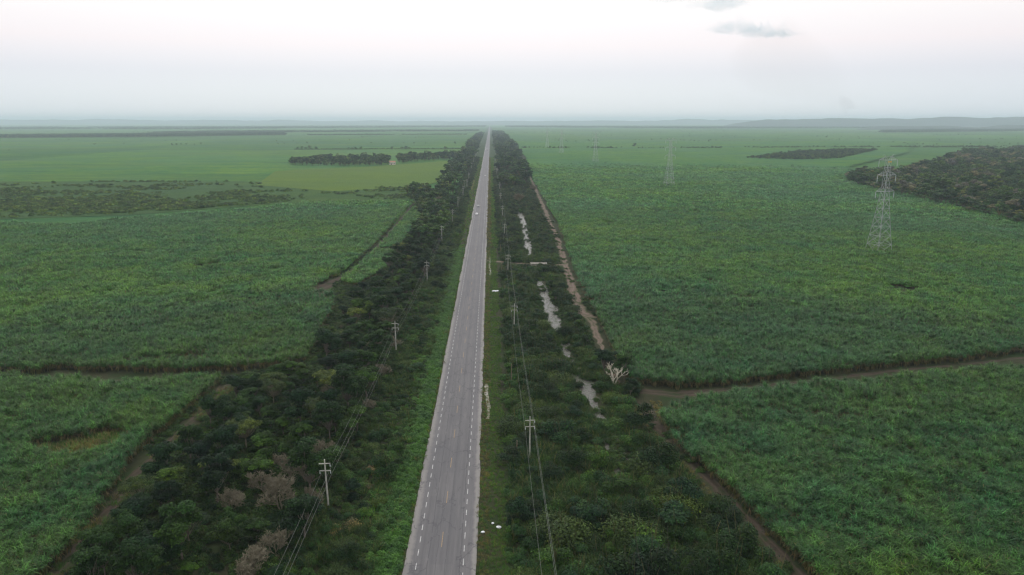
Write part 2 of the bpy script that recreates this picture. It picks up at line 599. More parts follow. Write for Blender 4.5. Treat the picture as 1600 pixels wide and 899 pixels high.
def broadleaf(seed, h=8.0, rad=3.6, nleaf=8500, size=.34, base=(.030, .062, .020), nclump=30, flat=.62, low=.3, bare=0):
    """crown of leaf clumps on limbs; returns trunk mesh, crown mesh"""
    g = np.random.default_rng(seed)
    ct = np.array([g.normal(0, .3), g.normal(0, .3), h * (low + (1 - low) * .45)])
    nl = int(g.integers(3, 6))
    la = g.uniform(0, 6.28) + np.arange(nl) * 6.28 / nl + g.normal(0, .3, nl)
    LC = np.c_[np.cos(la) * rad * .52, np.sin(la) * rad * .52, h * g.uniform(-.16, .16, nl)]
    LC[0] = [0, 0, h * .20]
    lk = g.integers(0, nl, nclump)
    d = unit(nclump, g)
    d[:, 2] = d[:, 2] * .8 + .22
    rr = rad * g.uniform(.15, .62, nclump)
    C = ct + d * rr[:, None] * np.array([1, 1, flat * h * (1 - low) / rad / 1.15])
    C = C + LC[lk]
    C[:, 2] = np.clip(C[:, 2], h * low * .7, h * 1.02)
    rads = rad * g.uniform(.14, .42, nclump)
    V, F, cc = crown_leaves(C, rads, nleaf, size, base, g)
    crown = make_mesh('crown_mesh', V, F, [M['leaf']], cc)
    mb = MB()
    sp = np.array([ct[0] * .5, ct[1] * .5, h * low])
    mb.tube([[0, 0, -.2], [ct[0] * .2, ct[1] * .2, h * low * .5], sp], [h * .028, h * .022, h * .018], 6)
    for c in C:
        mid = (sp + c) / 2 + g.normal(0, .2, 3) + np.array([0, 0, -.25])
        mb.tube([sp, mid, c + np.array([0, 0, .1])], [h * .011, h * .007, h * .003], 4, False)
    return mb.mesh('trunk_mesh', [M['bark']]), crown

def umbrella(seed, h=9.0, rad=5.0, nleaf=5200, base=(.062, .082, .026)):
    """flat spreading crown with pale limbs showing underneath"""
    g = np.random.default_rng(seed)
    nc = 30
    a = g.uniform(0, 2 * math.pi, nc)
    q = np.sqrt(g.random(nc)) * rad
    C = np.c_[np.cos(a) * q, np.sin(a) * q, h * .9 - .11 * q ** 1.5 + g.normal(0, .3, nc)]
    rads = g.uniform(.75, 1.5, nc)
    V, F, cc = crown_leaves(C, rads, nleaf, .30, base, g, .25, .5)
    crown = make_mesh('crown_mesh', V, F, [M['leaf']], cc)
    mb = MB()
    sp = np.array([.2, 0, h * .33])
    mb.tube([[0, 0, -.2], [.15, 0, h * .18], sp], [.26, .2, .17], 6)
    for c in C:
        mid = sp + (c - sp) * .5 + np.array([0, 0, -.45]) + g.normal(0, .2, 3)
        mb.tube([sp, mid, c], [.11, .07, .03], 4, False)
    return mb.mesh('trunk_mesh', [M['dead']]), crown

def bare_tree(seed, h=6.5, spread=.62, mat='dead', levels=4, kids=(5, 5, 5, 4), r0=.13, twig=.022, up_=.45):
    """leafless tree: trunk and main limbs in one mesh, twigs in another"""
    g = np.random.default_rng(seed)
    A, B = MB(), MB()
    def grow(p, d, L, r, lv):
        n = 3
        pts = [p]
        q, dd = p.copy(), d.copy()
        for i in range(n):
            dd = dd + g.normal(0, .16, 3) + np.array([0, 0, .04])
            dd /= np.linalg.norm(dd)
            q = q + dd * L / n
            pts.append(q.copy())
        (A if lv < 2 else B).tube(pts, np.linspace(r, max(r * .55, twig), n + 1), 5 if lv < 2 else 3, False)
        if lv >= levels: return
        for k in range(kids[lv]):
            t = g.uniform(.35, 1.0)
            i = min(int(t * n), n - 1)
            s = pts[i] + (pts[i + 1] - pts[i]) * (t * n - i)
            nd = dd + unit(1, g)[0] * spread * 1.7
            nd[2] = abs(nd[2]) * .8 + up_ * .4
            nd /= np.linalg.norm(nd)
            grow(s, nd, L * g.uniform(.45, .7), max(r * .5, twig), lv + 1)
    for k in range(3):
        d = unit(1, g)[0] * .5
        d[2] = 1
        grow(np.array([0, 0, -.2]), d / np.linalg.norm(d), h * .42, r0, 0)
    return A.mesh('trunk_mesh', [M[mat]]), B.mesh('twig_mesh', [M[mat]])

def shrub(seed, h=2.6, rad=1.9, nleaf=2400, size=.24, base=(.040, .082, .025), nclump=11, spiky=.0, yellow=.2):
    """leafy bush down to the ground with a few bare shoots sticking out; one mesh"""
    g = np.random.default_rng(seed)
    a = g.uniform(0, 2 * math.pi, nclump)
    q = np.sqrt(g.random(nclump)) * rad * .8
    C = np.c_[np.cos(a) * q, np.sin(a) * q, h * g.uniform(.30, .85, nclump) * (1 - .4 * (q / rad))]
    rads = g.uniform(.35, .62, nclump) * rad
    V, F, cc = crown_leaves(C, rads, nleaf, size, base, g, .3, yellow)
    V[:, 2] = np.abs(V[:, 2])
    n0 = len(V)
    mb = MB()
    for i in range(7):
        p = np.array([g.normal(0, rad * .3), g.normal(0, rad * .3), 0])
        e = p + np.array([g.normal(0, rad * .35), g.normal(0, rad * .35), h * g.uniform(.8, 1.25)])
        mb.tube([p * .5, (p + e) / 2, e], [.05, .035, .015], 3, False)
    V2 = np.vstack(mb.v)
    F2 = np.vstack(mb.f4)
    c2 = np.tile([[.11, .10, .06]], (len(V2), 1))
    return make_mesh('shrub_mesh', np.vstack([V, V2]), np.vstack([F, F2 + n0]), [M['leaf_s']], np.vstack([cc, c2]))

def strips(base, direc, length, width, seg, droop, g):
    """arching leaf blades: base (n,3), direc (n,3)"""
    n = len(base)
    P = np.zeros((n, seg + 1, 3))
    d = direc / np.linalg.norm(direc, axis=1)[:, None]
    P[:, 0] = base
    st = (length / seg)[:, None]
    for i in range(seg):
        P[:, i + 1] = P[:, i] + d * st
        d = d + np.array([0, 0, -1.0]) * droop[:, None]
        d /= np.linalg.norm(d, axis=1)[:, None]
    hor = P[:, -1] - P[:, 0]
    S = np.cross(hor, [0, 0, 1.0]) + g.normal(0, .12, (n, 3)) * .3
    S /= np.linalg.norm(S, axis=1)[:, None] + 1e-9
    wd = width[:, None] * np.linspace(1, .25, seg + 1)[None]
    Lf = P - S[:, None] * wd[:, :, None] / 2
    Rt = P + S[:, None] * wd[:, :, None] / 2
    V = np.stack([Lf, Rt], 2).reshape(-1, 3)
    b0 = (np.arange(n) * 2 * (seg + 1))[:, None] + (np.arange(seg) * 2)[None]
    F = np.stack([b0, b0 + 1, b0 + 3, b0 + 2], 2).reshape(-1, 4)
    return V, F, 2 * (seg + 1)

def cane_clump(seed, nleaf=58, rad=.75, h=2.35, lw=.075, straw=12, ll=1.25, gain=1.0):
    g = np.random.default_rng(seed)
    a = g.uniform(0, 2 * math.pi, nleaf)
    q = np.sqrt(g.random(nleaf)) * rad
    base = np.c_[np.cos(a) * q, np.sin(a) * q, h * g.uniform(.62, 1.0, nleaf)]
    b = g.uniform(0, 2 * math.pi, nleaf)
    lean = g.uniform(.25, .95, nleaf)
    d = np.c_[np.cos(b) * lean, np.sin(b) * lean, np.ones(nleaf) * g.uniform(.5, 1.1, nleaf)]
    V, F, k = strips(base, d, ll * g.uniform(.7, 1.25, nleaf), lw * g.uniform(.7, 1.3, nleaf), 4, g.uniform(.25, .6, nleaf), g)
    bri = np.repeat(g.uniform(.4, 1.0, nleaf) + (g.random(nleaf) < .3) * .9, k)
    dry = np.repeat((g.random(nleaf) < .03) * .7, k)
    cc = np.c_[bri * gain, dry, bri * 0]
    if straw:
        a = g.uniform(0, 2 * math.pi, straw)
        base2 = np.c_[np.cos(a) * rad * .9, np.sin(a) * rad * .9, h * g.uniform(.35, .75, straw)]
        d2 = np.c_[np.cos(a) * .5, np.sin(a) * .5, -.4 * np.ones(straw)]
        V2, F2, k2 = strips(base2, d2, g.uniform(.6, 1.1, straw), .1 * g.uniform(.7, 1.3, straw), 2, g.uniform(.5, .9, straw), g)
        st = 7                                   # stalks
        a = g.uniform(0, 2 * math.pi, st)
        b3 = np.c_[np.cos(a) * rad * .75, np.sin(a) * rad * .75, np.zeros(st)]
        V3, F3, k3 = strips(b3, np.c_[g.normal(0, .06, (st, 2)), np.ones(st)], h * .8 * np.ones(st), .09 * np.ones(st), 1, np.zeros(st), g)
        V = np.vstack([V, V2, V3])
        F = np.vstack([F, F2 + nleaf * k, F3 + nleaf * k + straw * k2])
        cc = np.vstack([cc, np.tile([[1, .85, 0]], (len(V2), 1)), np.tile([[1, .6, 0]], (len(V3), 1))])
    return make_mesh('cane_clump_mesh', V, F, [M['cane']], cc)

def tuft(seed, n=46, rad=.55, h=.55, lw=.05, base=(.068, .160, .026), dry=.12, drycol=(.22, .17, .085)):
    g = np.random.default_rng(seed)
    a = g.uniform(0, 2 * math.pi, n)
    q = np.sqrt(g.random(n)) * rad
    b0 = np.c_[np.cos(a) * q, np.sin(a) * q, np.zeros(n)]
    b = g.uniform(0, 2 * math.pi, n)
    d = np.c_[np.cos(b) * .5, np.sin(b) * .5, np.ones(n)]
    V, F, k = strips(b0, d, h * g.uniform(.6, 1.4, n), lw * g.uniform(.7, 1.3, n), 3, g.uniform(.15, .4, n), g)
    c = np.array(base)[None] * g.uniform(.6, 1.4, (n, 1))
    dd = g.random(n) < dry
    c[dd] = np.array(drycol) * g.uniform(.7, 1.2, (dd.sum(), 1))
    return make_mesh('tuft_mesh', V, F, [M['grass']], np.repeat(c, k, 0))

def herb(seed, n=170, rad=.8, h=.8, base=(.052, .122, .028)):
    """broad-leaved low plant"""
    g = np.random.default_rng(seed)
    d = unit(n, g)
    d[:, 2] = np.abs(d[:, 2])
    C = d * np.array([rad, rad, h]) * g.uniform(.6, 1, (n, 1))
    nr = d * .6 + np.array([0, 0, 1.0]) + g.normal(0, .4, (n, 3))
    V, F = leaf_quads(C, np.cross(nr, unit(n, g)), nr, .27 * g.uniform(.7, 1.4, n), .22 * g.uniform(.7, 1.3, n))
    c = np.array(base)[None] * g.uniform(.55, 1.45, (n, 1))
    return make_mesh('herb_mesh', V, F, [M['grass']], np.repeat(c, 4, 0))

SRC = {}
def source(key, meshes):
    """meshes that point-scattered vegetation copies; the collection itself is not in the scene"""
    c = bpy.data.collections.new('source_' + key)
    for i, me in enumerate(meshes):
        o = bpy.data.objects.new('%s_%02d' % (key, i), me)
        c.objects.link(o)
    SRC[key] = (c, len(meshes))

def join_meshes(name, a, b):
    """one mesh from trunk and crown for the scattered far trees"""
    o = []
    for me in (a, b):
        n = len(me.vertices)
        V = np.zeros(n * 3, np.float32); me.vertices.foreach_get('co', V)
        L = np.zeros(len(me.loops), np.int32); me.loops.foreach_get('vertex_index', L)
        T = np.zeros(len(me.polygons), np.int32); me.polygons.foreach_get('loop_total', T)
        q = []
        for p in me.polygons:
            if p.loop_total == 4: q.append(list(p.vertices))
        o.append((V.reshape(-1, 3), np.array(q)))
    cc = np.zeros(len(b.vertices) * 4, np.float32)
    b.color_attributes['col'].data.foreach_get('color', cc)
    n0 = len(o[0][0])
    V = np.vstack([o[0][0], o[1][0]])
    F = np.vstack([o[0][1], o[1][1] + n0])
    col = np.vstack([np.tile([[.12, .1, .08]], (n0, 1)), cc.reshape(-1, 4)[:, :3]])
    return make_mesh(name, V, F, [M['leaf']], col)

def scatter(name, P, rot, scl, idx, key, slab=None, slab_mat=None, midx=None):
    """ONE object: scattered copies of the source plants (plus an optional canopy sheet)"""
    P = np.asarray(P, float)
    n = len(P)
    V = P
    F = np.zeros((0, 4), int)
    if slab is not None:
        V = np.vstack([P, slab[0]])
        F = slab[1] + n
    me = make_mesh(name, V, F, slab_mat or [], midx=midx)
    m = len(V)
    a = me.attributes.new('is_pt', 'BOOLEAN', 'POINT')
    a.data.foreach_set('value', np.r_[np.ones(n, bool), np.zeros(m - n, bool)])
    a = me.attributes.new('idx', 'INT', 'POINT')
    a.data.foreach_set('value', np.r_[np.asarray(idx, np.int32), np.zeros(m - n, np.int32)].astype(np.int32))
    a = me.attributes.new('rot', 'FLOAT_VECTOR', 'POINT')
    r3 = np.zeros((m, 3), np.float32)
    r3[:n, 2] = rot
    a.data.foreach_set('vector', r3.ravel())
    a = me.attributes.new('scl', 'FLOAT_VECTOR', 'POINT')
    s3 = np.ones((m, 3), np.float32)
    s3[:n] = scl if np.ndim(scl) == 2 else np.asarray(scl)[:, None]
    a.data.foreach_set('vector', s3.ravel())
    o = link(name, me)
    ng = bpy.data.node_groups.new(name + '_nodes', 'GeometryNodeTree')
    ng.interface.new_socket('Geometry', in_out='INPUT', socket_type='NodeSocketGeometry')
    ng.interface.new_socket('Geometry', in_out='OUTPUT', socket_type='NodeSocketGeometry')
    nn, L = ng.nodes, ng.links
    gi, go = nn.new('NodeGroupInput'), nn.new('NodeGroupOutput')
    def attr(nm, ty):
        k = nn.new('GeometryNodeInputNamedAttribute')
        k.data_type = ty
        k.inputs['Name'].default_value = nm
        return k.outputs[0]
    sp = nn.new('GeometryNodeSeparateGeometry')
    sp.domain = 'POINT'
    L.new(gi.outputs[0], sp.inputs['Geometry'])
    L.new(attr('is_pt', 'BOOLEAN'), sp.inputs['Selection'])
    ci = nn.new('GeometryNodeCollectionInfo')
    ci.inputs['Collection'].default_value = SRC[key][0]
    ci.inputs['Separate Children'].default_value = True
    ci.inputs['Reset Children'].default_value = True
    ip = nn.new('GeometryNodeInstanceOnPoints')
    ip.inputs['Pick Instance'].default_value = True
    L.new(sp.outputs[0], ip.inputs['Points'])
    L.new(ci.outputs[0], ip.inputs['Instance'])
    L.new(attr('idx', 'INT'), ip.inputs['Instance Index'])
    er = nn.new('FunctionNodeEulerToRotation')
    L.new(attr('rot', 'FLOAT_VECTOR'), er.inputs[0])
    L.new(er.outputs[0], ip.inputs['Rotation'])
    L.new(attr('scl', 'FLOAT_VECTOR'), ip.inputs['Scale'])
    jg = nn.new('GeometryNodeJoinGeometry')
    L.new(ip.outputs[0], jg.inputs[0])
    L.new(sp.outputs[1], jg.inputs[0])
    L.new(jg.outputs[0], go.inputs[0])
    md = o.modifiers.new('scatter', 'NODES')
    md.node_group = ng
    return o

source('cane_near', [cane_clump(s, 72, .45, 2.1 + .35 * (s % 3), .095, 9, 1.35, .78) for s in range(6)])
source('cane_mid', [cane_clump(50 + s, 60, 1.15, 2.4, .13, 8, 1.5, 1.12) for s in range(4)])
source('cane_far', [cane_clump(80 + s, 44, 1.9, 2.4, .30, 0, 1.9, 1.35) for s in range(3)])
source('grass', [tuft(s, 46, .6, .5 + .1 * (s % 3)) for s in range(4)] + [tuft(9, 40, .6, .6, .05, (.10, .11, .035), .45)])
source('tallgrass', [tuft(20 + s, 70, .7, 1.9 + .3 * s, .06, (.036, .070, .020), .07) for s in range(3)])
source('herb', [herb(s, 180, .9, .8 + .15 * s) for s in range(4)])
source('drygrass', [tuft(30 + s, 70, .8, .9, .06, (.16, .13, .06), .6) for s in range(3)])
BROAD = [broadleaf(100 + i, h=[8, 7, 9, 6.5, 8.5][i], rad=[3.4, 3.1, 4.0, 2.9, 3.8][i], size=.38, base=b)
         for i, b in enumerate([(.019, .042, .012), (.030, .060, .012), (.012, .031, .012), (.038, .064, .014), (.018, .040, .012)])]
UMB = [umbrella(130, 8.2, 4.6), umbrella(131, 9.0, 5.2, base=(.045, .066, .026))]
BARE = [bare_tree(140, 7.2, twig=.026), bare_tree(141, 6.2, .75, twig=.026), bare_tree(142, 7.4, .5, twig=.026)]
SHR = [shrub(150 + i, nclump=[11, 7, 16, 9, 20, 6][i], h=[2.6, 3.2, 2.0, 3.8, 2.4, 3.0][i], rad=[1.9, 2.0, 1.8, 2.2, 2.4, 1.7][i], base=b)
       for i, b in enumerate([(.028, .062, .020), (.018, .042, .018), (.040, .082, .020), (.020, .046, .014), (.044, .066, .022), (.032, .072, .018)])]
DRYS = [shrub(170, 1.3, 1.8, 1500, .2, (.17, .125, .065), 9, yellow=0), shrub(171, 1.7, 1.5, 1400, .2, (.13, .10, .06), 8, yellow=0)]
SMALLT = [broadleaf(180 + i, h=8, rad=3.8, nleaf=1500, size=.75, base=b, nclump=18)
          for i, b in enumerate([(.034, .068, .024), (.044, .080, .022), (.028, .058, .026), (.060, .082, .030)])]
source('fartree', [join_meshes('far_tree_mesh', *t) for t in SMALLT])
source('forest', [join_meshes('forest_tree_mesh', *t) for t in SMALLT + SMALLT + [broadleaf(190 + i, h=8, rad=3.6, nleaf=1100, size=.6, base=b, nclump=16) for i, b in enumerate([(.17, .14, .11), (.13, .12, .09), (.11, .11, .05)])]])
source('bush', [shrub(190 + i, 1.5, 1.5, 700, .3, b, 8) for i, b in enumerate([(.026, .054, .016), (.034, .068, .018), (.020, .044, .016), (.042, .070, .022)])])
source('scrubbush', [shrub(190 + i, 1.5, 1.5, 700, .3, b, 8) for i, b in enumerate([(.060, .112, .034), (.076, .135, .036), (.050, .094, .034), (.10, .15, .045)])])

# ------------------------------------------------------------------ the setting: terrain, road, tracks, water
def ring_sheet(name, mat, radii, z, nseg=180):
    V = [[0, 0, z]]
    F3, F4 = [], []
    for r in radii:
        for j in range(nseg):
            a = j / nseg * 2 * math.pi
            V.append([r * math.cos(a), r * math.sin(a), z])
    for j in range(nseg):
        F3.append([0, 1 + j, 1 + (j + 1) % nseg])
    for i in range(len(radii) - 1):
        for j in range(nseg):
            a, b = 1 + i * nseg + j, 1 + i * nseg + (j + 1) % nseg
            F4.append([a, a + nseg, b + nseg, b])
    return link(name, make_mesh(name, V, [np.array(F4), np.array(F3)], [mat]))
tag(ring_sheet('ground', M['far'], [300, 1000, 3000, 8000, 16000, 30000], 0.0), kind='structure')

def ribbon(name, left, right, z, mat, jit=0.0, step=None, kind='structure', seed=3):
    """sheet between two polylines of XY points, resampled and with a ragged edge"""
    left, right = np.asarray(left, float), np.asarray(right, float)
    if step:
        seglen = np.hypot(*np.diff((left + right) / 2, axis=0).T)
        t = [0.0]
        for i, s in enumerate(seglen):
            k = max(1, int(s / step))
            t += list(i + (np.arange(k) + 1) / k)
        t = np.array(t)
        ii = np.arange(len(left))
        left = np.c_[np.interp(t, ii, left[:, 0]), np.interp(t, ii, left[:, 1])]
        right = np.c_[np.interp(t, ii, right[:, 0]), np.interp(t, ii, right[:, 1])]
    if jit:
        d = (right - left)
        d /= np.linalg.norm(d, axis=1)[:, None] + 1e-9
        n = len(left)
        s = np.arange(n) * (step or 1)
        left = left + d * ((vnoise(s, s * 0, 2.5, seed) - .5) * 2 + (vnoise(s, s * 0, 9, seed + 1) - .5) * 2)[:, None] * jit
        right = right + d * ((vnoise(s, s * 0 + 50, 2.5, seed) - .5) * 2 + (vnoise(s, s * 0 + 70, 9, seed + 1) - .5) * 2)[:, None] * jit
    n = len(left)
    V = np.zeros((2 * n, 3))
    V[0::2, :2] = left
    V[1::2, :2] = right
    V[:, 2] = z
    i = np.arange(n - 1) * 2
    F = np.c_[i, i + 1, i + 3, i + 2]
    if jit:                                     # columns across, so that wheel ruts can follow the track
        K = 6
        t_ = np.linspace(0, 1, K)
        V = np.zeros((n * K, 3))
        V[:, :2] = (left[:, None] * (1 - t_)[None, :, None] + right[:, None] * t_[None, :, None]).reshape(-1, 2)
        V[:, 2] = z
        a = (np.arange(n - 1)[:, None] * K + np.arange(K - 1)[None]).ravel()
        F = np.c_[a, a + 1, a + K + 1, a + K]
        return tag(link(name, make_mesh(name, V, F, [mat], np.tile(np.repeat(t_[:, None], 3, 1), (n, 1)))), kind=kind)
    return tag(link(name, make_mesh(name, V, F, [mat])), kind=kind)

def path_ribbon(name, pts, widths, z, mat, jit=.3, step=2.0, seed=3):
    c = np.array([G(*p) for p in pts])
    d = np.gradient(c, axis=0)
    d /= np.linalg.norm(d, axis=1)[:, None]
    nrm = np.c_[d[:, 1], -d[:, 0]]
    wd = np.asarray(widths, float)[:, None] / 2 if np.ndim(widths) else widths / 2
    return ribbon(name, c - nrm * wd, c + nrm * wd, z, mat, jit, step, seed=seed), c

XL, XR = -14.9, -2.75
# corridor soil on both sides of the road
ys = np.array([20, 120, 300, 600, 1200, 2500, 5000, 9000.])
ribbon('verge_ground', np.c_[np.full(5, -34.), ys[[0, 1, 2, 3, 4]]], np.c_[np.full(5, 26.), ys[[0, 1, 2, 3, 4]]], .012, M['soil'])
ribbon('verge_ground', np.c_[np.full(5, -34.), [1200, 2500, 4000, 6000, 9000]], np.c_[np.full(5, 16.), [1200, 2500, 4000, 6000, 9000]], .012, M['fverge'])
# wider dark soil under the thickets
LT = poly((-100, 1150), (40, 1030), (115, 915), (180, 830), (240, 760), (310, 695), (350, 640), (385, 612), (480, 585), (500, 560), (512, 530), (540, 490), (585, 450),
          (615, 412), (640, 378), (660, 350), (650, 322), (690, 318), (712, 318), (703, 345), (688, 385), (668, 430), (642, 480), (612, 540), (590, 610), (560, 680), (520, 760), (480, 860), (440, 1040), (400, 1150))
def sheet(name, pg, z, mat):
    me = bpy.data.meshes.new(name)
    me.from_pydata([(x, y, z) for x, y in pg], [], [list(range(len(pg)))])
    me.materials.append(mat)
    return tag(link(name, me), kind='structure')
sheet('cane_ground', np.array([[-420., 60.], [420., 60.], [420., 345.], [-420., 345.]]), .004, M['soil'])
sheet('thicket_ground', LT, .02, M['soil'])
sheet('field_margin', poly((-350, 1120), (40, 920), (195, 745), (340, 592), (425, 578), (500, 505), (528, 432), (655, 314), (722, 312), (480, 860), (400, 1150)), .008, M['soil'])
sheet('field_margin', poly((936, 500), (980, 592), (1160, 598), (1140, 628), (1036, 632), (1272, 890), (1245, 912), (1000, 640), (900, 500)), .008, M['soil'])
CAN = [(1180, 1010), (1120, 945), (1075, 880), (1025, 832), (985, 780), (968, 710), (938, 650), (912, 598), (885, 555), (868, 505), (848, 455), (838, 425), (826, 390), (818, 350), (808, 320), (803, 300), (797, 272)]
TRK = [(1420, 1090), (1330, 990), (1240, 890), (1180, 822), (1110, 752), (1052, 693), (1018, 655), (1005, 628)]
TRN = [(965, 600), (945, 552), (925, 505), (905, 480), (893, 440), (882, 410), (872, 375), (858, 345), (848, 320), (835, 292), (824, 268), (812, 240)]
RB = poly((795, 1150), (795, 899), (797, 650), (786, 440), (776, 330), (771, 270), (812, 262), (832, 290), (850, 322), (866, 350), (878, 385), (888, 410), (905, 450), (930, 495), (955, 550), (985, 600), (1015, 640), (1060, 700), (1120, 760), (1250, 895), (1440, 1110), (1450, 1150))
sheet('canal_bank_ground', RB, .016, M['soil'])
tn = np.array([G(*p) for p in TRN])
sheet('field_margin', np.vstack([tn + [1.0, 0], (tn + [9.5, 0])[::-1]]), .010, M['soil'])
path_ribbon('dirt_track', TRK, [3.4, 3.4, 3.2, 3.2, 3.4, 4, 4.6, 5.6], .030, M['track_dark'], .5)
path_ribbon('field_track', [(960, 612), (1000, 612), (1060, 617), (1120, 611), (1250, 597), (1400, 580), (1600, 559), (1700, 548)], [4, 6.5, 6, 3.6, 2.4, 2.2, 2, 2], .036, M['track_dark'], .5, seed=5)
path_ribbon('bare_track', TRN, [1.4, 1.8, 2.6, 3, 2.6, 3, 3.2, 3.4, 3.4, 3, 2.4, 2], .026, M['track'], .7, seed=7)
path_ribbon('bare_clearing', [(930, 497), (915, 492), (900, 480), (888, 470), (893, 440), (880, 425), (872, 432)], [3, 6, 8, 6, 5, 6, 3], .034, M['track'], .8, seed=8)
path_ribbon('access_track', [(757, 407), (800, 411), (840, 413), (885, 414)], [4, 3.5, 3.5, 4], .042, M['track'], .3, seed=9)
path_ribbon('left_track', [(-60, 1010), (95, 888), (165, 800), (215, 735), (285, 672), (325, 632), (350, 602), (380, 594)], [3.4, 3.2, 3, 3.4, 3, 4, 4.5, 3], .030, M['track_dark'], .6, seed=11)
path_ribbon('cane_gap_track', [(-250, 592), (0, 592), (180, 597), (340, 597), (420, 588)], [3, 3, 4, 3, 2], .034, M['track_dark'], .4, seed=13)
path_ribbon('strip_track', [(480, 470), (500, 450), (540, 432), (566, 412), (590, 388), (615, 358), (640, 326), (652, 312)], [4, 10, 6, 3.4, 3.2, 3.2, 3.2, 3], .032, M['track_dark'], .4, seed=15)
path_ribbon('strip_clearing', [(494, 449), (530, 447), (570, 452), (590, 452)], [10, 16, 12, 6], .028, M['scrub'], .8, seed=16)
path_ribbon('red_earth_patch', [(734, 297), (736, 290), (739, 280), (741, 275)], [4, 6, 5, 2], .038, M['red'], .5, seed=17)
cw, cc_ = path_ribbon('canal_water', CAN, [5, 4.5, 4.5, 3.2, 2.8, 3.4, 3.0, 4.2, 2.4, 4.8, 3.8, 2.0, 3.4, 4, 4, 3.5, 3], .045, M['water'], .8, 1.5, seed=19)
CANXY = cc_
TRKXY = np.array([G(*p) for p in TRK])
TRNXY = np.array([G(*p) for p in TRN])
# road
yr = np.r_[np.arange(60, 420, 1.2), np.arange(420, 1400, 6), np.arange(1400, 20001, 300)]
s1 = (vnoise(yr, yr * 0, 3.1, 31) - .5) * .13 + (vnoise(yr, yr * 0, 19, 32) - .5) * .6
s2 = (vnoise(yr, yr * 0 + 9, 2.2, 33) - .5) * .25 + (vnoise(yr, yr * 0 + 9, 14, 34) - .5) * .35
RV = np.c_[np.r_[XL + s1, XR + s2], np.r_[yr, yr], np.full(2 * len(yr), .06)]
k = np.arange(len(yr) - 1)
tag(link('road', make_mesh('road', RV, np.c_[k, k + len(yr), k + len(yr) + 1, k + 1], [M['asphalt']])), kind='structure')
def dashes(name, x, y0, y1, dl, gap, wd, mat, label):
    V, F = [], []
    y = y0
    g = np.random.default_rng(5)
    while y < y1:
        n = len(V)
        l = dl * g.uniform(.92, 1.0)
        V += [(x - wd / 2, y, .066), (x + wd / 2, y, .066), (x + wd / 2, y + l, .066), (x - wd / 2, y + l, .066)]
        F.append([n, n + 1, n + 2, n + 3])
        y += dl + gap
    return tag(link(name, make_mesh(name, V, np.array(F), [mat])), label, 'road marking', kind='structure')
dashes('edge_line', -12.88, 80, 2400, 2.0, 2.0, .14, M['white'], 'dashed white edge line along the left shoulder of the road')
dashes('edge_line', -5.02, 81, 2400, 2.0, 2.0, .14, M['white'], 'dashed white edge line along the right shoulder of the road')
dashes('centre_line', -9.0, 84.5, 2400, 5.0, 10.0, .13, M['orange'], 'faded orange dashes down the middle of the road')

# hills on the horizon
def hills(name, prof, dist, depth, seed, label):
    """prof: list of (u, height m); ridge with real depth"""
    us = np.linspace(prof[0][0], prof[-1][0], 260)
    hs = np.interp(us, [p[0] for p in prof], [p[1] for p in prof])
    g = np.random.default_rng(seed)
    V = []
    ks = np.linspace(0, 1, 12)
    for u, hgt in zip(us, hs):
        az = math.atan((u - 800) / FPX * math.cos(TH)) + PSI
        for kk in ks:
            r = dist + kk * depth
            x, y = r * math.sin(az) / math.cos(az - PSI), r * math.cos(az) / math.cos(az - PSI)
            f = math.sin(math.pi * min(kk * 1.15, 1)) ** .8
            z = hgt * f * (1 + .36 * (vnoise(x, y, 520, seed) - .5) + .26 * (vnoise(x, y, 170, seed + 1) - .5)) + (1.8 if f > .05 else -2) * vnoise(x, y, 30, seed + 2) - 2
            V.append((x, y, z))
    n, m = len(us), len(ks)
    F = [[i * m + j, (i + 1) * m + j, (i + 1) * m + j + 1, i * m + j + 1] for i in range(n - 1) for j in range(m - 1)]
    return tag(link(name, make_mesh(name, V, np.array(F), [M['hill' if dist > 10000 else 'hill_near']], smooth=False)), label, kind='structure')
hills('hills', [(-150, 95), (0, 108), (60, 100), (170, 104), (260, 88), (420, 84), (600, 72), (760, 60)], 15500, 3000, 41, 'low pale hills on the far left horizon')
hills('hills', [(700, 55), (860, 76), (985, 78), (1085, 104), (1105, 100), (1180, 84), (1240, 90), (1700, 90)], 14500, 2500, 45, 'faint low hills on the horizon beyond the road')
hills('hills', [(1130, 8), (1160, 55), (1200, 92), (1260, 86), (1310, 104), (1390, 112), (1440, 100), (1500, 108), (1545, 100), (1590, 122), (1720, 118)], 8800, 1700, 51, 'blue grey wooded hills on the right horizon')
hills('hills', [(1340, 4), (1370, 24), (1430, 28), (1480, 34), (1530, 22), (1560, 40), (1610, 44), (1720, 40)], 6100, 700, 57, 'lower dark wooded ridge in front of the right hills')

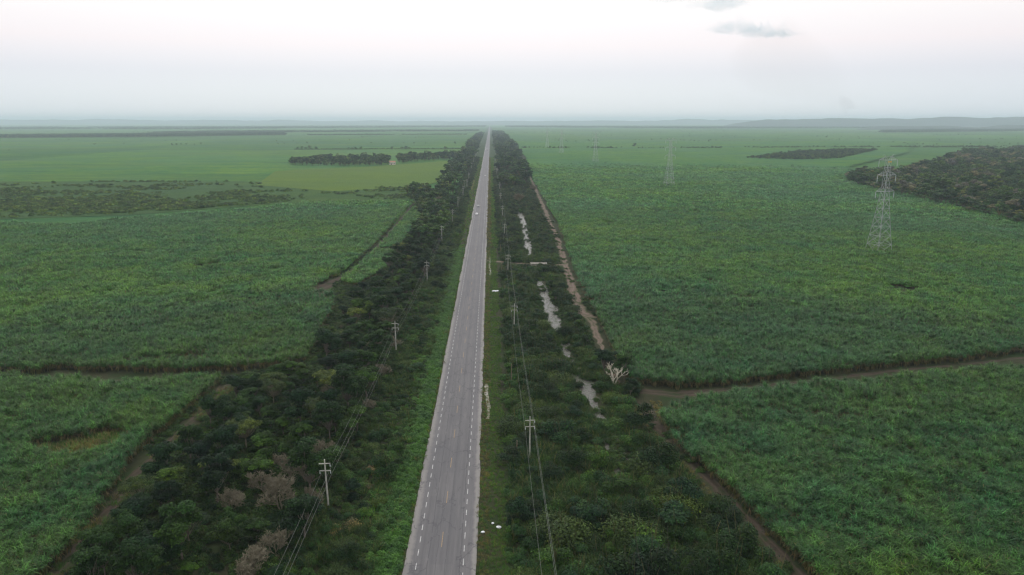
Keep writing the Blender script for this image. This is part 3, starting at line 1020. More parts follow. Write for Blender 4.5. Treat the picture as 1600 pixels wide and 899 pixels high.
# ------------------------------------------------------------------ sugar cane fields
def cane_field(label, pg, bare=(), mat='canopy', far_only=False, dens=1.0):
    PP, RR, SS, KK, II = [], [], [], [], []
    sets = [('near', 1.30, 0, 300, 6), ('mid', 2.0, 300, 620, 4), ('far', 3.6, 620, 1250, 3)]
    objs = []
    # canopy sheet, finer close by
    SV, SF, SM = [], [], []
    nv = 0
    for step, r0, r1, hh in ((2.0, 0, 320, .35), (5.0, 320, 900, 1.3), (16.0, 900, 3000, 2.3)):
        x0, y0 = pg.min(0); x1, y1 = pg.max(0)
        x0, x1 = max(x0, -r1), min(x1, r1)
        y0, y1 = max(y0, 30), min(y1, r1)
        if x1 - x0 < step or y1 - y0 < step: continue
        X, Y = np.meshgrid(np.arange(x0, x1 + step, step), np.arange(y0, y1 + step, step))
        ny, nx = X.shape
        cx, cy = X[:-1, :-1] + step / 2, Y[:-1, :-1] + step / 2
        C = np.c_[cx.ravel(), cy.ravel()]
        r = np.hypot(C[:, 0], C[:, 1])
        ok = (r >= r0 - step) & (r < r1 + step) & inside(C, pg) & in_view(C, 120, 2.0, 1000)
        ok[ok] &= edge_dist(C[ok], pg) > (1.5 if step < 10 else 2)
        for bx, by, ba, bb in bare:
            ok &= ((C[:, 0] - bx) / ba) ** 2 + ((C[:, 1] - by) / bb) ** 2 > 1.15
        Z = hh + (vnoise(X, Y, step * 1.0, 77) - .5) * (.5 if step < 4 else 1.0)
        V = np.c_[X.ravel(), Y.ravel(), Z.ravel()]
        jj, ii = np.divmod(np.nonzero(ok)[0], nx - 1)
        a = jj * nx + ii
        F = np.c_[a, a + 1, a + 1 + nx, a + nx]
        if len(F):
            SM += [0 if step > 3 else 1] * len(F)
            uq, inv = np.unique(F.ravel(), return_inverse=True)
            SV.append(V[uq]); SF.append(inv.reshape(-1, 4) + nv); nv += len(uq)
    keys = []
    for nm, st, r0, r1, nvar in sets:
        P = jgrid(pg, st, .5, r0 - (30 if r0 else 0), r1 + 30)
        if len(P) == 0: continue
        rr_ = np.hypot(P[:, 0], P[:, 1])
        P = P[rng.random(len(P)) < np.clip((rr_ - r0 + 30) / 60 if r0 else 1, 0, 1) * np.clip((r1 + 30 - rr_) / (60 if r1 < 1200 else 350), 0, 1)]
        rs_ = {'near': 1.55, 'mid': 3.1, 'far': 6.2}[nm]
        P[:, 1] = np.round(P[:, 1] / rs_) * rs_ + rng.normal(0, rs_ * .13, len(P))
        P = P[in_view(P, 60, 3.0, 960)]
        for bx, by, ba, bb in bare:
            q = ((P[:, 0] - bx) / ba) ** 2 + ((P[:, 1] - by) / bb) ** 2
            P = P[q > .5 + .9 * vnoise(P[:, 0], P[:, 1], 2.2, 5) * .6 + .7 * rng.random(len(P))]
        # thin spots
        k = vnoise(P[:, 0] * .3, P[:, 1], 12, 61) * .6 + vnoise(P[:, 0] * .4, P[:, 1], 3.4, 62) * .4
        P = P[(k > .22) | (rng.random(len(P)) < .3)]
        if len(P) == 0: continue
        sc = rng.uniform(.85, 1.15, len(P)) * (.82 + .36 * vnoise(P[:, 0], P[:, 1], 9, 63))
        PP.append((nm, P, sc, rng.integers(0, nvar, len(P))))
    # one object per field: near, mid and far plants share one source list
    P = np.vstack([p[1] for p in PP]) if PP else np.zeros((0, 2))
    off = {'near': 0, 'mid': 6, 'far': 10}
    idx = np.concatenate([p[3] + off[p[0]] for p in PP]) if PP else np.zeros(0, int)
    sc = np.concatenate([p[2] for p in PP]) if PP else np.zeros(0)
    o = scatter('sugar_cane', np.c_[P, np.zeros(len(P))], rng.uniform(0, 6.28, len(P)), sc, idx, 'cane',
                (np.vstack(SV), np.vstack(SF)) if SV else None, [M[mat], M['litter']], SM)  # second material: near sheet below the clumps, with painted gap shade
    print('cane', label, len(P), nv)
    return tag(o, label, 'sugar cane', None, 'stuff')
source('cane', [])
cc0 = SRC['cane'][0]
for i, key in enumerate(('cane_near', 'cane_mid', 'cane_far')):
    for o in list(SRC[key][0].objects):
        o2 = bpy.data.objects.new('cane_%d_%s' % (i, o.name), o.data)
        cc0.objects.link(o2)

def gp(u, v): return G(u, v)
F_RL = poly((1034, 672), (1064, 708), (1114, 750), (1164, 797), (1217, 852), (1264, 901), (1345, 990), (1500, 1160), (2300, 1160), (1800, 545, 3), (1600, 563, 3), (1450, 575, 3), (1300, 592, 3), (1180, 604, 3), (1100, 613, 3), (1055, 622, 3), (1032, 645, 2))
F_RU = poly((980, 600), (1060, 609), (1140, 605), (1250, 590), (1400, 575), (1500, 566), (1600, 553), (1950, 515), (1900, 400), (1700, 372), (1600, 352), (1540, 336), (1460, 319), (1400, 304), (1340, 291), (1318, 282), (1330, 262), (1420, 240), (1430, 222), (805, 222), (816, 250), (828, 275), (840, 295), (855, 322), (872, 350), (884, 385), (893, 412), (905, 445), (928, 490), (945, 520), (962, 560))
F_LN = poly((342, 604), (310, 632), (258, 674), (212, 715), (182, 760), (150, 812), (105, 868), (40, 930), (-100, 1050), (-700, 1050), (-500, 590, 3), (0, 582, 3), (100, 585, 3), (170, 590, 3), (220, 587, 3), (260, 582, 3), (332, 580, 3), (345, 592))
F_LM = poly((-400, 584), (0, 583), (60, 585), (95, 580), (150, 583), (190, 580), (240, 584), (335, 583), (420, 577), (478, 568), (494, 540), (505, 510), (522, 482), (520, 470), (490, 460), (490, 450), (530, 431), (562, 406), (597, 372), (620, 345), (641, 322), (648, 313, 3), (640, 312, 3), (500, 313, 3), (460, 316, 3), (400, 322, 3), (300, 331, 3), (200, 339, 3), (100, 349, 3), (0, 344, 3), (-400, 350, 3))
F_LA = poly((590, 391), (612, 368), (632, 344), (652, 320), (660, 317, 3), (673, 317, 3), (670, 326), (656, 350), (642, 370), (620, 389))
F_LB = poly((532, 443), (560, 420), (588, 395), (612, 394), (610, 405), (600, 425), (575, 440), (552, 450))
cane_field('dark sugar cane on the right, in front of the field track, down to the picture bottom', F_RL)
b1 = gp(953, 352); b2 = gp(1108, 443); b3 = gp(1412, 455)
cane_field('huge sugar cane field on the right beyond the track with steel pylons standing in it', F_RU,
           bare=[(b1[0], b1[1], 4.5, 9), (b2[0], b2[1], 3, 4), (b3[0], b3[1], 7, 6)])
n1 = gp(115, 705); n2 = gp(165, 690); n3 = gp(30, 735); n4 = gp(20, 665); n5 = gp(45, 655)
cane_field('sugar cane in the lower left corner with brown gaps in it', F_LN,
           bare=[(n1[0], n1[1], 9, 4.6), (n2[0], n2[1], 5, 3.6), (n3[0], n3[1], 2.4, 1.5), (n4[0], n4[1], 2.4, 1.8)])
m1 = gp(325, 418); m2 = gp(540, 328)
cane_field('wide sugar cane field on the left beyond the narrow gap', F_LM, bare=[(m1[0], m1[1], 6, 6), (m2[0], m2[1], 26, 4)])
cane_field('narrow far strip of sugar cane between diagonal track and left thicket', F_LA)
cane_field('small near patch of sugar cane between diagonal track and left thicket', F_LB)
tag(sheet('yellow_field', poly((400, 290), (430, 268), (560, 262), (700, 252), (712, 262), (695, 282), (660, 292), (520, 300)), .5, M['field_y']), kind='structure')
tag(sheet('scrub_field', poly((-300, 352), (0, 343), (200, 337), (450, 318), (655, 314), (690, 300), (640, 292), (420, 290), (380, 284), (0, 284), (-300, 286)), .3, M['scrub']), kind='structure')

# ------------------------------------------------------------------ low vegetation (nobody could count it)
def stuff(name, label, cat, P, key, smin=.8, smax=1.2, idx=None, zs=None):
    n = len(P)
    sc = rng.uniform(smin, smax, n)
    k = rng.integers(0, SRC[key][1], n) if idx is None else idx
    o = scatter(name, np.c_[P[:, :2], np.zeros(n)], rng.uniform(0, 6.28, n), sc, k, key)
    print(name, n)
    return tag(o, label, cat, None, 'stuff')
def cull(P, hi=3, vmax=960): return P[in_view(P, 60, hi, vmax)]
def box(x0, x1, y0, y1): return np.array([[x0, y0], [x1, y0], [x1, y1], [x0, y1]], float)

ACC = np.array([G(*p) for p in [(757, 408), (800, 411.5), (840, 414), (885, 415)]])
# right verge grass
P = cull(jgrid(box(-3.4, 3.2, 90, 420), .62))
e = (vnoise(P[:, 0], P[:, 1], 3, 9) - .5) * 1.6 + (vnoise(P[:, 0], P[:, 1], .9, 19) - .5) * .5
P = P[(P[:, 0] + e * .35 > -2.75) & (P[:, 0] < 3.0 + e)]
k = vnoise(P[:, 0], P[:, 1], 2.2, 10) * .7 + rng.random(len(P)) * .3
dryz = (P[:, 0] < -.6)
P = P[(k > .27)]
dryz = (P[:, 0] < -.6)
ix = np.where(dryz & (rng.random(len(P)) < .6), 4, rng.integers(0, 4, len(P)))
stuff('grass', 'short grass on the verge right of the road, drier beside the asphalt', 'grass', P, 'grass', .35, .75, ix)
P = cull(jgrid(box(-4, 5, 420, 1500), 2.2))
P = P[(P[:, 0] > -2.6)]
stuff('grass', 'far green grass verge right of the road, shrinking towards the horizon', 'grass', P, 'grass', 1.2, 2.2, np.where(P[:, 0] < 0, 4, rng.integers(0, 4, len(P))))
# left verge: broad leaved weeds
P = cull(jgrid(box(-27, -14.6, 90, 420), .85))
e = (vnoise(P[:, 0], P[:, 1], 6, 12) - .5) * 7
P = P[(P[:, 0] < -15.75 + .3 * rng.random(len(P))) & (P[:, 0] > -21.5 + e)]
stuff('weeds', 'bright green broad leaved weeds along the left road edge', 'weeds', P, 'herb', .5, 1.15)
P = cull(jgrid(box(-24, -14.6, 90, 1500), 2.6))
P = P[(P[:, 0] < -15.2) & (np.hypot(P[:, 0], P[:, 1]) > 110)]
stuff('grass', 'grass tufts between the weeds left of the road', 'grass', P, 'grass', 1.0, 2.0)
P = cull(jgrid(box(-16.3, -14.7, 90, 420), .5))
P = P[P[:, 0] < -15.05 + .25 * rng.random(len(P))]
stuff('grass', 'low grass creeping onto the left edge of the asphalt', 'grass', P, 'grass', .3, .6)
# tall grass in the wire corridor on the left and between shrubs on the right
P = cull(jgrid(box(-36, -18, 90, 520), 1.5))
P = P[~inside(P, LT) | (rng.random(len(P)) < .25)]
P = P[vnoise(P[:, 0], P[:, 1], 7, 14) > .4]
stuff('tall_grass', 'tall rank grass under the left power line', 'grass', P, 'tallgrass', .4, .9)
P = cull(jgrid(RB, 1.7, .5, 0, 560))
dcan = edge_dist(P, CANXY, False)
dtr = np.minimum(edge_dist(P, TRKXY, False), edge_dist(P, TRNXY, False))
VIS = [(343, 396), (444, 512), (541, 562), (590, 652), (690, 750), (868, 892)]
def wet(P, m=0):
    u, v, z = proj(np.c_[P, np.zeros(len(P))])
    r = np.zeros(len(P), bool)
    for a, b in VIS: r |= (v > a - m) & (v < b + m * 2)
    return r
wv = wet(P, 4)
rs = rng.random(len(P))
dcan = np.where(wv, dcan, dcan + 2.2 + rs)
vv = proj(np.c_[P, np.zeros(len(P))])[1]
mess = rng.random(len(P)) < np.where(vv > 660, .78, np.where(vv > 520, .24, .06))
dcan = np.where(wv & mess, dcan + 2.5, dcan)
dac = np.minimum(edge_dist(P, ACC, False), edge_dist(P, ACC + [0, -4.5], False) - 1.5)
P2 = P[(dcan > 3.2) & (dac > 2.6) & (P[:, 0] > 2.5) & (dtr > 4) & (vnoise(P[:, 0], P[:, 1], 6, 15) > .34)]
stuff('reeds', 'tall green reeds among the shrubs along the canal', 'reeds', P2, 'tallgrass', .5, 1.3)
P3 = P[(dcan > 2.6) & (dac > 2.2) & (P[:, 0] > 3.0) & ((dtr > 3.0) | (rng.random(len(P)) < .07))]
stuff('undergrowth', 'low bushy undergrowth covering the canal banks', 'undergrowth', P3, 'bush', .5, 1.0)
P = cull(jgrid(LT, 2.0, .5, 0, 600), 3)
stuff('undergrowth', 'dark low undergrowth on the floor of the left thicket', 'undergrowth', P, 'bush', .6, 1.1)
P = cull(jgrid(box(-36, -20, 90, 700), 1.9))
P = P[~inside(P, LT)]
stuff('undergrowth', 'low green undergrowth between the left thicket and the weeds', 'undergrowth', P, 'bush', .45, .95)
P = cull(jgrid(np.vstack([TRKXY + [-3.5, 0], (TRKXY + [4.5, 0])[::-1]]), 1.0))
P = P[(edge_dist(P, TRKXY, False) > 2.0) | (rng.random(len(P)) < .05)]
stuff('dry_grass', 'dry brown grass fringing the track beside the lower right cane', 'grass', P, 'drygrass', .3, .7)
lt = np.array([G(*p) for p in [(-60, 1010), (95, 888), (165, 800), (215, 735), (285, 672), (330, 630), (365, 598)]])
P = cull(jgrid(np.vstack([lt + [-5, 0], (lt + [5, 0])[::-1]]), 1.1))
P = P[vnoise(P[:, 0], P[:, 1], 4, 21) > .38]
stuff('grass', 'rough olive and brown grass over the track by the lower left cane', 'grass', P, 'grass', .6, 1.3, np.where(rng.random(len(P)) < .5, 4, 1))
Pq = cull(jgrid(F_LN, .9, .5))
mk = np.zeros(len(Pq), bool)
for bx, by, ba, bb in [(n1[0], n1[1], 9, 4.5), (n2[0], n2[1], 5, 4), (n4[0], n4[1], 3, 2.2)]:
    mk |= ((Pq[:, 0] - bx) / ba) ** 2 + ((Pq[:, 1] - by) / bb) ** 2 < 1.1
stuff('grass', 'low brownish grass filling the gap in the lower left cane', 'grass', Pq[mk], 'grass', 1.2, 2.6, np.where(rng.random(mk.sum()) < .6, 4, 0))
MG = poly((-350, 1120), (40, 920), (195, 745), (340, 592), (425, 578), (500, 505), (528, 432), (655, 314), (722, 312), (480, 860), (400, 1150))
P = cull(jgrid(MG, 1.7, .5, 0, 700), 3)
P = P[~inside(P, LT) & ~inside(P, F_LN) & ~inside(P, F_LM) & ~inside(P, F_LB) & ~inside(P, F_LA)]
P = P[(edge_dist(P, lt, False) > 2.4) & (edge_dist(P, np.array([G(480, 470), G(500, 450), G(540, 432), G(566, 412), G(590, 388), G(615, 358), G(640, 326)]), False) > 2.2)]
stuff('undergrowth', 'bushy fringe between the left cane fields and the thicket', 'undergrowth', P, 'bush', .45, 1.05)
SCR = poly((-300, 352), (0, 341), (200, 335), (450, 316), (655, 312), (690, 300), (640, 292), (420, 290), (380, 284), (0, 284), (-300, 286))
P = cull(jgrid(SCR, 5.0, .5))
P = P[vnoise(P[:, 0] * .5, P[:, 1], 26, 24) * .7 + vnoise(P[:, 0], P[:, 1], 9, 34) * .3 + .2 * rng.random(len(P)) > .68]
stuff('scrub', 'low scattered scrub on the rough strip beyond the left cane field', 'scrub', P, 'scrubbush', .6, 2.0)
# band of dark scrub
BAND = poly((-100, 342), (0, 336), (180, 334), (300, 328), (350, 322), (460, 316), (380, 312), (250, 316), (100, 318), (0, 314), (-100, 314))
P = cull(jgrid(BAND, 4.2, .5))
P = P[vnoise(P[:, 0] * .28, P[:, 1], 22, 25) * .75 + vnoise(P[:, 0], P[:, 1], 7, 35) * .25 + .25 * rng.random(len(P)) > .66]
stuff('scrub', 'dark green scrub belt behind the left cane field', 'scrub', P, 'scrubbush', .8, 2.4)

# far woods, tree belts and hedges
def belt(label, pg, step, s0, s1, thr=0.0, ns=30, name='woods', rmin=0, rmax=1e9, key='fartree'):
    P = cull(jgrid(pg, step, .5, rmin, rmax), 8)
    if thr: P = P[vnoise(P[:, 0], P[:, 1], ns, 26) + .2 * rng.random(len(P)) > thr]
    n = len(P)
    sc = s0 + (s1 - s0) * rng.random(n) ** 1.6
    o = scatter(name, np.c_[P, np.zeros(n)], rng.uniform(0, 6.28, n), np.c_[sc, sc, sc * rng.uniform(.8, 1.15, n)], rng.integers(0, SRC[key][1], n), key)
    print(name, n)
    return tag(o, label, 'woods', None, 'stuff')
FOREST = poly((1322, 283), (1340, 292), (1400, 306), (1460, 321), (1540, 339), (1600, 355), (1700, 375), (1900, 400), (2000, 262), (1600, 238), (1500, 244), (1470, 256), (1400, 276), (1340, 276))
belt('dark mixed woodland reaching in from the right edge behind the first pylon', FOREST, 7.5, .55, 2.1, .12, 30, key='forest')
belt('low isolated wood in the right fields beyond the pylons', poly((1165, 249), (1230, 252), (1310, 250), (1372, 236), (1340, 235), (1250, 238)), 7, .5, 1.0, .3)
LTF = poly((655, 322), (700, 318), (716, 300), (728, 275), (740, 250), (752, 220), (758, 205), (752, 205), (738, 218), (722, 240), (712, 252), (700, 268), (668, 300), (632, 306))
belt('line of trees continuing along the left side of the road to the horizon', LTF, 10.0, .5, 2.0, .52, 34, rmax=4200)
RTF = poly((783, 300), (818, 305), (828, 285), (818, 262), (812, 240), (800, 222), (783, 206), (772, 200), (769, 200), (772, 225), (775, 255))
belt('line of tall trees continuing along the right side of the road to the horizon', RTF, 10.0, .5, 2.2, .50, 36, rmax=4600)
belt('dark tree belt across the left fields, left of the small house', poly((452, 258), (530, 261), (607, 259), (606, 249), (560, 250), (455, 252)), 10, .6, 1.7, .28, 40)
belt('dark tree belt across the left fields, right of the small house', poly((621, 257), (660, 252), (722, 250), (720, 244), (640, 246), (621, 248)), 10, .6, 1.7, .30, 40)
belt('long thin line of trees far off across the left fields', poly((-60, 217), (200, 215), (450, 211.5), (440, 209), (150, 211.5), (-60, 213.5)), 11, 1.0, 1.5)
belt('fainter broken line of trees behind the long left belt', poly((220, 208.5), (480, 207.5), (750, 205.5), (740, 204.2), (300, 206.5)), 15, .9, 1.5, .5, 120)
belt('broken hedge line across the right fields behind the pylons', poly((815, 233), (1100, 233), (1380, 231.5), (1600, 231), (1600, 229.8), (1380, 230.5), (1100, 232), (815, 232)), 7, .3, .8, .45, 60)
belt('dark belts of far trees below the right hills', poly((1370, 208), (1600, 206), (1700, 206), (1700, 202), (1500, 203), (1380, 205)), 16, 1.0, 1.6, .42, 160)
belt('thin hedge line across the left fields', poly((460, 234.6), (720, 233.8), (720, 232.8), (460, 233.6)), 5, .18, .42)
belt('thin far hedge line across the left fields', poly((480, 211.8), (730, 211), (730, 210.5), (480, 211.3)), 9, .4, .9, .35, 70)
belt('remote tree lines at the foot of the left horizon', poly((-60, 203.5), (300, 203), (760, 199), (760, 197.2), (300, 199), (-60, 200)), 38, 1.2, 2.0, .5, 300)
belt('remote tree lines at the foot of the right horizon', poly((790, 199.5), (1100, 202), (1500, 201), (1500, 199), (1100, 199), (790, 197.2)), 36, 1.2, 2.0, .5, 300)

belt('sparse bushes dotted over the far left plain', poly((-60, 240), (450, 226), (755, 212), (755, 203), (-60, 204)), 40, .2, .7, .86, 150)
belt('sparse bushes dotted over the far right plain', poly((800, 226), (1600, 228), (1660, 206), (785, 203)), 40, .2, .8, .84, 150)
# ------------------------------------------------------------------ individual trees and shrubs
ORD = ['first', 'second', 'third', 'fourth', 'fifth', 'sixth', 'seventh', 'eighth', 'ninth', 'tenth', 'eleventh', 'twelfth', 'thirteenth', 'fourteenth', 'fifteenth', 'sixteenth', 'seventeenth', 'eighteenth', 'nineteenth', 'twentieth']
def poisson(pg, dmin, n, rmin, rmax, hi, seed, avoid=None):
    g = np.random.default_rng(seed)
    C = jgrid(pg, dmin * .5, .5, rmin, rmax)
    C = cull(C, hi, 990)
    C = C[g.permutation(len(C))]
    keep = []
    for c in C:
        if avoid is not None and not avoid(c): continue
        if keep:
            K = np.array(keep)
            dd = dmin * (1 + .0012 * max(0, c[1] - 200))
            if np.min(np.hypot(*(K - c).T)) < dd: continue
        keep.append(c)
    keep = np.array(keep)
    return keep[np.argsort(np.hypot(keep[:, 0], keep[:, 1]))][:n]

LP = [(513.5, 795), (619, 550), (667.5, 442), (690.6, 378.5), (707.3, 349), (715.7, 327), (723.5, 307), (729.7, 294.5), (732.5, 283), (736.9, 265), (740.3, 255), (743.3, 247.5), (746, 240), (748.3, 233.5), (750.2, 228), (752, 223.5), (753.4, 220)]
RP = [(827.5, 720), (803, 519), (793.5, 430), (788.4, 375), (785.4, 342.5), (781.6, 319), (780.5, 300.3), (778.4, 287.5), (776.5, 275.6), (775.6, 263), (774.6, 252), (773.8, 244), (773, 237), (772.2, 231), (771.6, 226), (771, 222)]
LPX = np.array([G(*p) for p in LP]); RPX = np.array([G(*p) for p in RP])

def place_tree(pair, c, s, rz, names=('tree', 'trunk', 'crown'), sz=None):
    r = empty(names[0], (c[0], c[1], 0), rz)
    r.scale = (s, s, sz or s)
    a = link(names[1], pair[0], r)
    b = link(names[2], pair[1], r)
    return r

cells = {}
def remember(o, look, side, c, size, cat, group):
    PX = LPX if side == 'left' else RPX
    k = int(np.argmin(np.abs(PX[:, 1] - c[1])))
    before = c[1] < PX[k, 1]
    cells.setdefault((look, side, k, before, cat), []).append((c[0], size, o))
    o['category'] = cat
    o['group'] = group

tp = poisson(LT, 4.6, 250, 0, 900, 8, 3)
g = np.random.default_rng(8)
# special trees that the photo singles out
SPECIAL = [((520, 625), UMB[0], 1.0, 'olive tree with a flat spreading crown in the middle of the left thicket', ('tree', 'trunk', 'crown')),
           ((607, 520), UMB[1], 1.05, 'spreading tree with a flat crown on bare forked limbs, in the left thicket', ('tree', 'trunk', 'crown')),
           ((385, 700), UMB[0], .85, 'pale olive rounded tree at the outer edge of the left thicket', ('tree', 'trunk', 'crown')),
           ((440, 800), BARE[0], 1.25, 'largest grey leafless tree left of the nearest left pole', ('bare_tree', 'trunk', 'twigs')),
           ((480, 755), BARE[2], 1.1, 'brownish leafless tree touching the wires at the nearest left pole', ('bare_tree', 'trunk', 'twigs')),
           ((395, 905), BARE[1], 1.25, 'pale grey leafless tree at the bottom edge of the left thicket', ('bare_tree', 'trunk', 'twigs')),
           ((435, 870), BARE[2], .9, 'small pale leafless tree leaning over the bottom of the left thicket', ('bare_tree', 'trunk', 'twigs')),
           ((360, 800), BARE[0], .9, 'grey twiggy leafless tree deep in the left thicket', ('bare_tree', 'trunk', 'twigs')),
           ((455, 745), BARE[1], 1.1, 'tangled grey leafless tree up and left of the nearest left pole', ('bare_tree', 'trunk', 'twigs')),
           ((500, 720), BARE[0], .9, 'brown leafless tree reaching toward the top of the nearest left pole', ('bare_tree', 'trunk', 'twigs')),
           ((420, 780), BARE[2], 1.0, 'grey leafless tree between the two largest bare trees', ('bare_tree', 'trunk', 'twigs')),
           ((588, 550), BARE[1], .9, 'pinkish brown leafless tree below the flat crowned tree', ('bare_tree', 'trunk', 'twigs')),
           ((615, 545), BARE[0], .8, 'brown leafless tree just left of the second left pole', ('bare_tree', 'trunk', 'twigs')),
           ((600, 590), BARE[2], .7, 'low grey leafless tree beside the flat crowned olive tree', ('bare_tree', 'trunk', 'twigs')),
           ((685, 322), BARE[0], 1.5, 'large leafless tree among dark trees at the top of the left thicket', ('bare_tree', 'trunk', 'twigs')),
           ((812, 318), BARE[2], 1.7, 'leafless brown tree beside the far end of the canal', ('bare_tree', 'trunk', 'twigs')),
           ((832, 300), BARE[0], 1.4, 'leafless brown tree against the edge of the right cane field', ('bare_tree', 'trunk', 'twigs'))]
spxy = []
for (px, pair, s, lab, nm) in SPECIAL:
    c = G(*px)
    s *= 1.15 if pair in BARE else 1
    spxy.append(c)
    o = place_tree(pair, c, s, g.uniform(0, 6.28), nm)
    tag(o, lab, 'tree', 'trees singled out in the roadside thickets')
spxy = np.array(spxy)
P = cull(jgrid(LT, 6.0, .5, float(np.hypot(*tp[-1])), 1500), 8)
stuff('woods', 'farther part of the left roadside thicket, beyond the separate trees', 'woods', P, 'fartree', .45, 1.35)
BR_LOOK = ['dark green leafy', 'mid green leafy', 'blackish green leafy', 'fresh green leafy', 'deep green leafy', 'olive flat crowned', 'pale flat crowned', 'grey leafless', 'brown leafless', 'thin leafless']
PAIRS = BROAD + UMB + BARE
nt_ = 0
for c in tp:
    if np.min(np.hypot(*(spxy + np.array([0, -1.5]) - c).T)) < 4.2: continue
    k = int(g.choice(range(10), p=[.20, .20, .15, .13, .14, .05, .05, .03, .02, .03]))
    s = g.choice([.55, .75, .95, 1.1], p=[.25, .35, .28, .12]) * g.uniform(.9, 1.1)
    s *= .8 if k > 4 else 1
    o = place_tree(PAIRS[k], c, s, g.uniform(0, 6.28), ('tree', 'trunk', 'crown') if k < 7 else ('bare_tree', 'trunk', 'twigs'), sz=s * g.uniform(.8, 1.25))
    remember(o, BR_LOOK[k] + ' tree', 'left', c, s, 'tree', 'trees of the left roadside thicket')
    nt_ += 1
# right side: few real trees
for px, k, s, lab in [((975, 598), 0, 1.05, 'dark leafy tree behind the bleached dead tree'), ((945, 590), 2, .95, 'dark leafy tree left of the bleached dead tree'),
                      ((915, 548), 1, .75, 'green tree on the canal bank above the bleached dead tree'), ((905, 520), 3, .7, 'green tree between canal and bare track'),
                      ((985, 622), 4, .6, 'low dark tree at the foot of the bleached dead tree'),
                      ((860, 455), 0, .6, 'dark small tree right of the pale canal water'), ((868, 475), 4, .62, 'dark small tree by the lower end of the pale canal water'),
                      ((850, 432), 2, .55, 'dark small tree just below the concrete culvert')]:
    c = G(*px)
    tag(place_tree(BROAD[k], c, s, g.uniform(0, 6.28)), lab, 'tree', 'trees on the canal bank')
# bleached dead tree
dt = bare_tree(207, 11.5, .5, 'white_wood', 3, (3, 3, 2, 2), .24, .055, 1.0)
c = G(957, 608)
o = place_tree(dt, c, 1.0, 2.1, ('dead_tree', 'trunk', 'branches'))
tag(o, 'bleached white dead tree with forked bare branches beside the canal', 'tree')
# lone field trees
LONE = [((991, 231), 1.9, 'large lone round tree in the far right field'), ((1291, 216), 1.4, 'lone far tree in the right fields below the hills'),
        ((930, 262), .7, 'low bushy clump at the foot of the third pylon'), ((921, 262), .6, 'smaller bushy clump left of the third pylon'), ((1057, 242), .5, 'small bush right of the second pylon'),
        ((612, 232), .0, ''), ]
for px, s, lab in LONE:
    if not s: continue
    k = len(lab) % 4
    tag(place_tree(SMALLT[k], G(*px), s, g.uniform(0, 6.28), sz=s * (.62 if s < 1 else .8)), lab, 'tree', 'lone trees in the fields')
HEDGE_T = [(465, 1.0), (472, 1.2), (478, 1.0), (484, 1.5), (494, 1.1), (545, .9), (551, 1.0), (556, 1.0), (564, 1.1), (613, 1.2), (628, 1.1), (634, 1.3), (639, 1.0), (696, 1.2), (707, .7), (659, .5), (530, .6)]
NT = ['leftmost', 'second', 'third', 'fourth', 'fifth', 'sixth', 'seventh', 'eighth', 'ninth', 'tenth', 'eleventh', 'twelfth', 'thirteenth', 'fourteenth', 'fifteenth', 'sixteenth', 'last']
for i, (u, s) in enumerate(sorted(HEDGE_T)):
    tag(place_tree(SMALLT[i % 4], G(u, 234.2), s, g.uniform(0, 6.28), sz=s * .9), '%s tree from the left on the thin hedge line across the left fields' % NT[i], 'tree', 'trees on the hedge line of the left fields')
FIELD_T = [(531, 225, .6), (580, 224.5, .6), (631, 224.5, .5), (647, 226, .9), (665, 225, .5), (711, 226, 1.1), (269, 228, .9), (276, 228, .9), (283, 227, .7), (291, 227, .7), (304, 227, .5), (314, 226, .8), (480, 225, .9)]
for i, (u, v, s) in enumerate(sorted(FIELD_T)):
    tag(place_tree(SMALLT[(i * 3) % 4], G(u, v), s, g.uniform(0, 6.28)), '%s from the left of the small far trees standing in the open left fields' % NT[i], 'tree', 'small far trees in the open left fields')

# shrubs
def ok_r(c):
    if c[0] < 3.6: return False
    q = c[None]
    return edge_dist(q, CANXY, False)[0] > ((5.6 if c[1] > 240 else 4.2) if wet(q, 9)[0] else .8) and edge_dist(q, ACC, False)[0] > 3.4 and edge_dist(q, ACC + [0, -8], False)[0] > 7 and min(edge_dist(q, TRKXY, False)[0], edge_dist(q, TRNXY, False)[0]) > 4.4 and np.min(np.hypot(*(RPX - c).T)) > 1.2
sr = poisson(RB, 3.0, 210, 0, 700, 4, 13, ok_r)
SL = box(-33, -19.5, 90, 620)
def ok_l(c):
    return (not inside(c[None], LT)[0]) and np.min(np.hypot(*(LPX - c).T)) > 2.0 and c[0] < -20 - 3 * vnoise(c[0], c[1], 9, 3)
slp = poisson(SL, 3.4, 80, 0, 700, 3, 14, ok_l)
SH_LOOK = ['mid green', 'dark', 'bright green', 'tall deep green', 'olive', 'fresh green']
for side, arr in (('right', sr), ('left', slp)):
    for c in arr:
        k = int(g.integers(0, 6))
        s = (g.uniform(.6, 1.05) + 1.0 * g.random() ** 3) if side == 'right' else g.uniform(.4, .7) + .6 * g.random() ** 3
        o = link('shrub', SHR[k])
        o.location = (c[0], c[1], 0)
        o.rotation_euler = (0, 0, g.uniform(0, 6.28))
        o.scale = (s * g.uniform(.8, 1.2), s * g.uniform(.8, 1.2), s * g.uniform(.7, 1.35))
        remember(o, SH_LOOK[k] + ' shrub', side, c, s, 'shrub', 'shrubs on the %s roadside' % side)
P = cull(jgrid(RB, 3.2, .5, float(np.hypot(*sr[-1])) + 2, 1100), 4)
P = np.array([c for c in P if ok_r(c)])
source('shrubs', SHR)
stuff('shrubbery', 'distant shrubbery along the right roadside and canal', 'shrubs', P, 'shrubs', .8, 1.5)
P = cull(jgrid(box(-36, -20, float(slp[-1][1]), 1500), 4.0), 4)
P = np.array([c for c in P if ok_l(c)])
stuff('shrubbery', 'distant shrubbery between the left trees and the road', 'shrubs', P, 'shrubs', .6, 1.2)
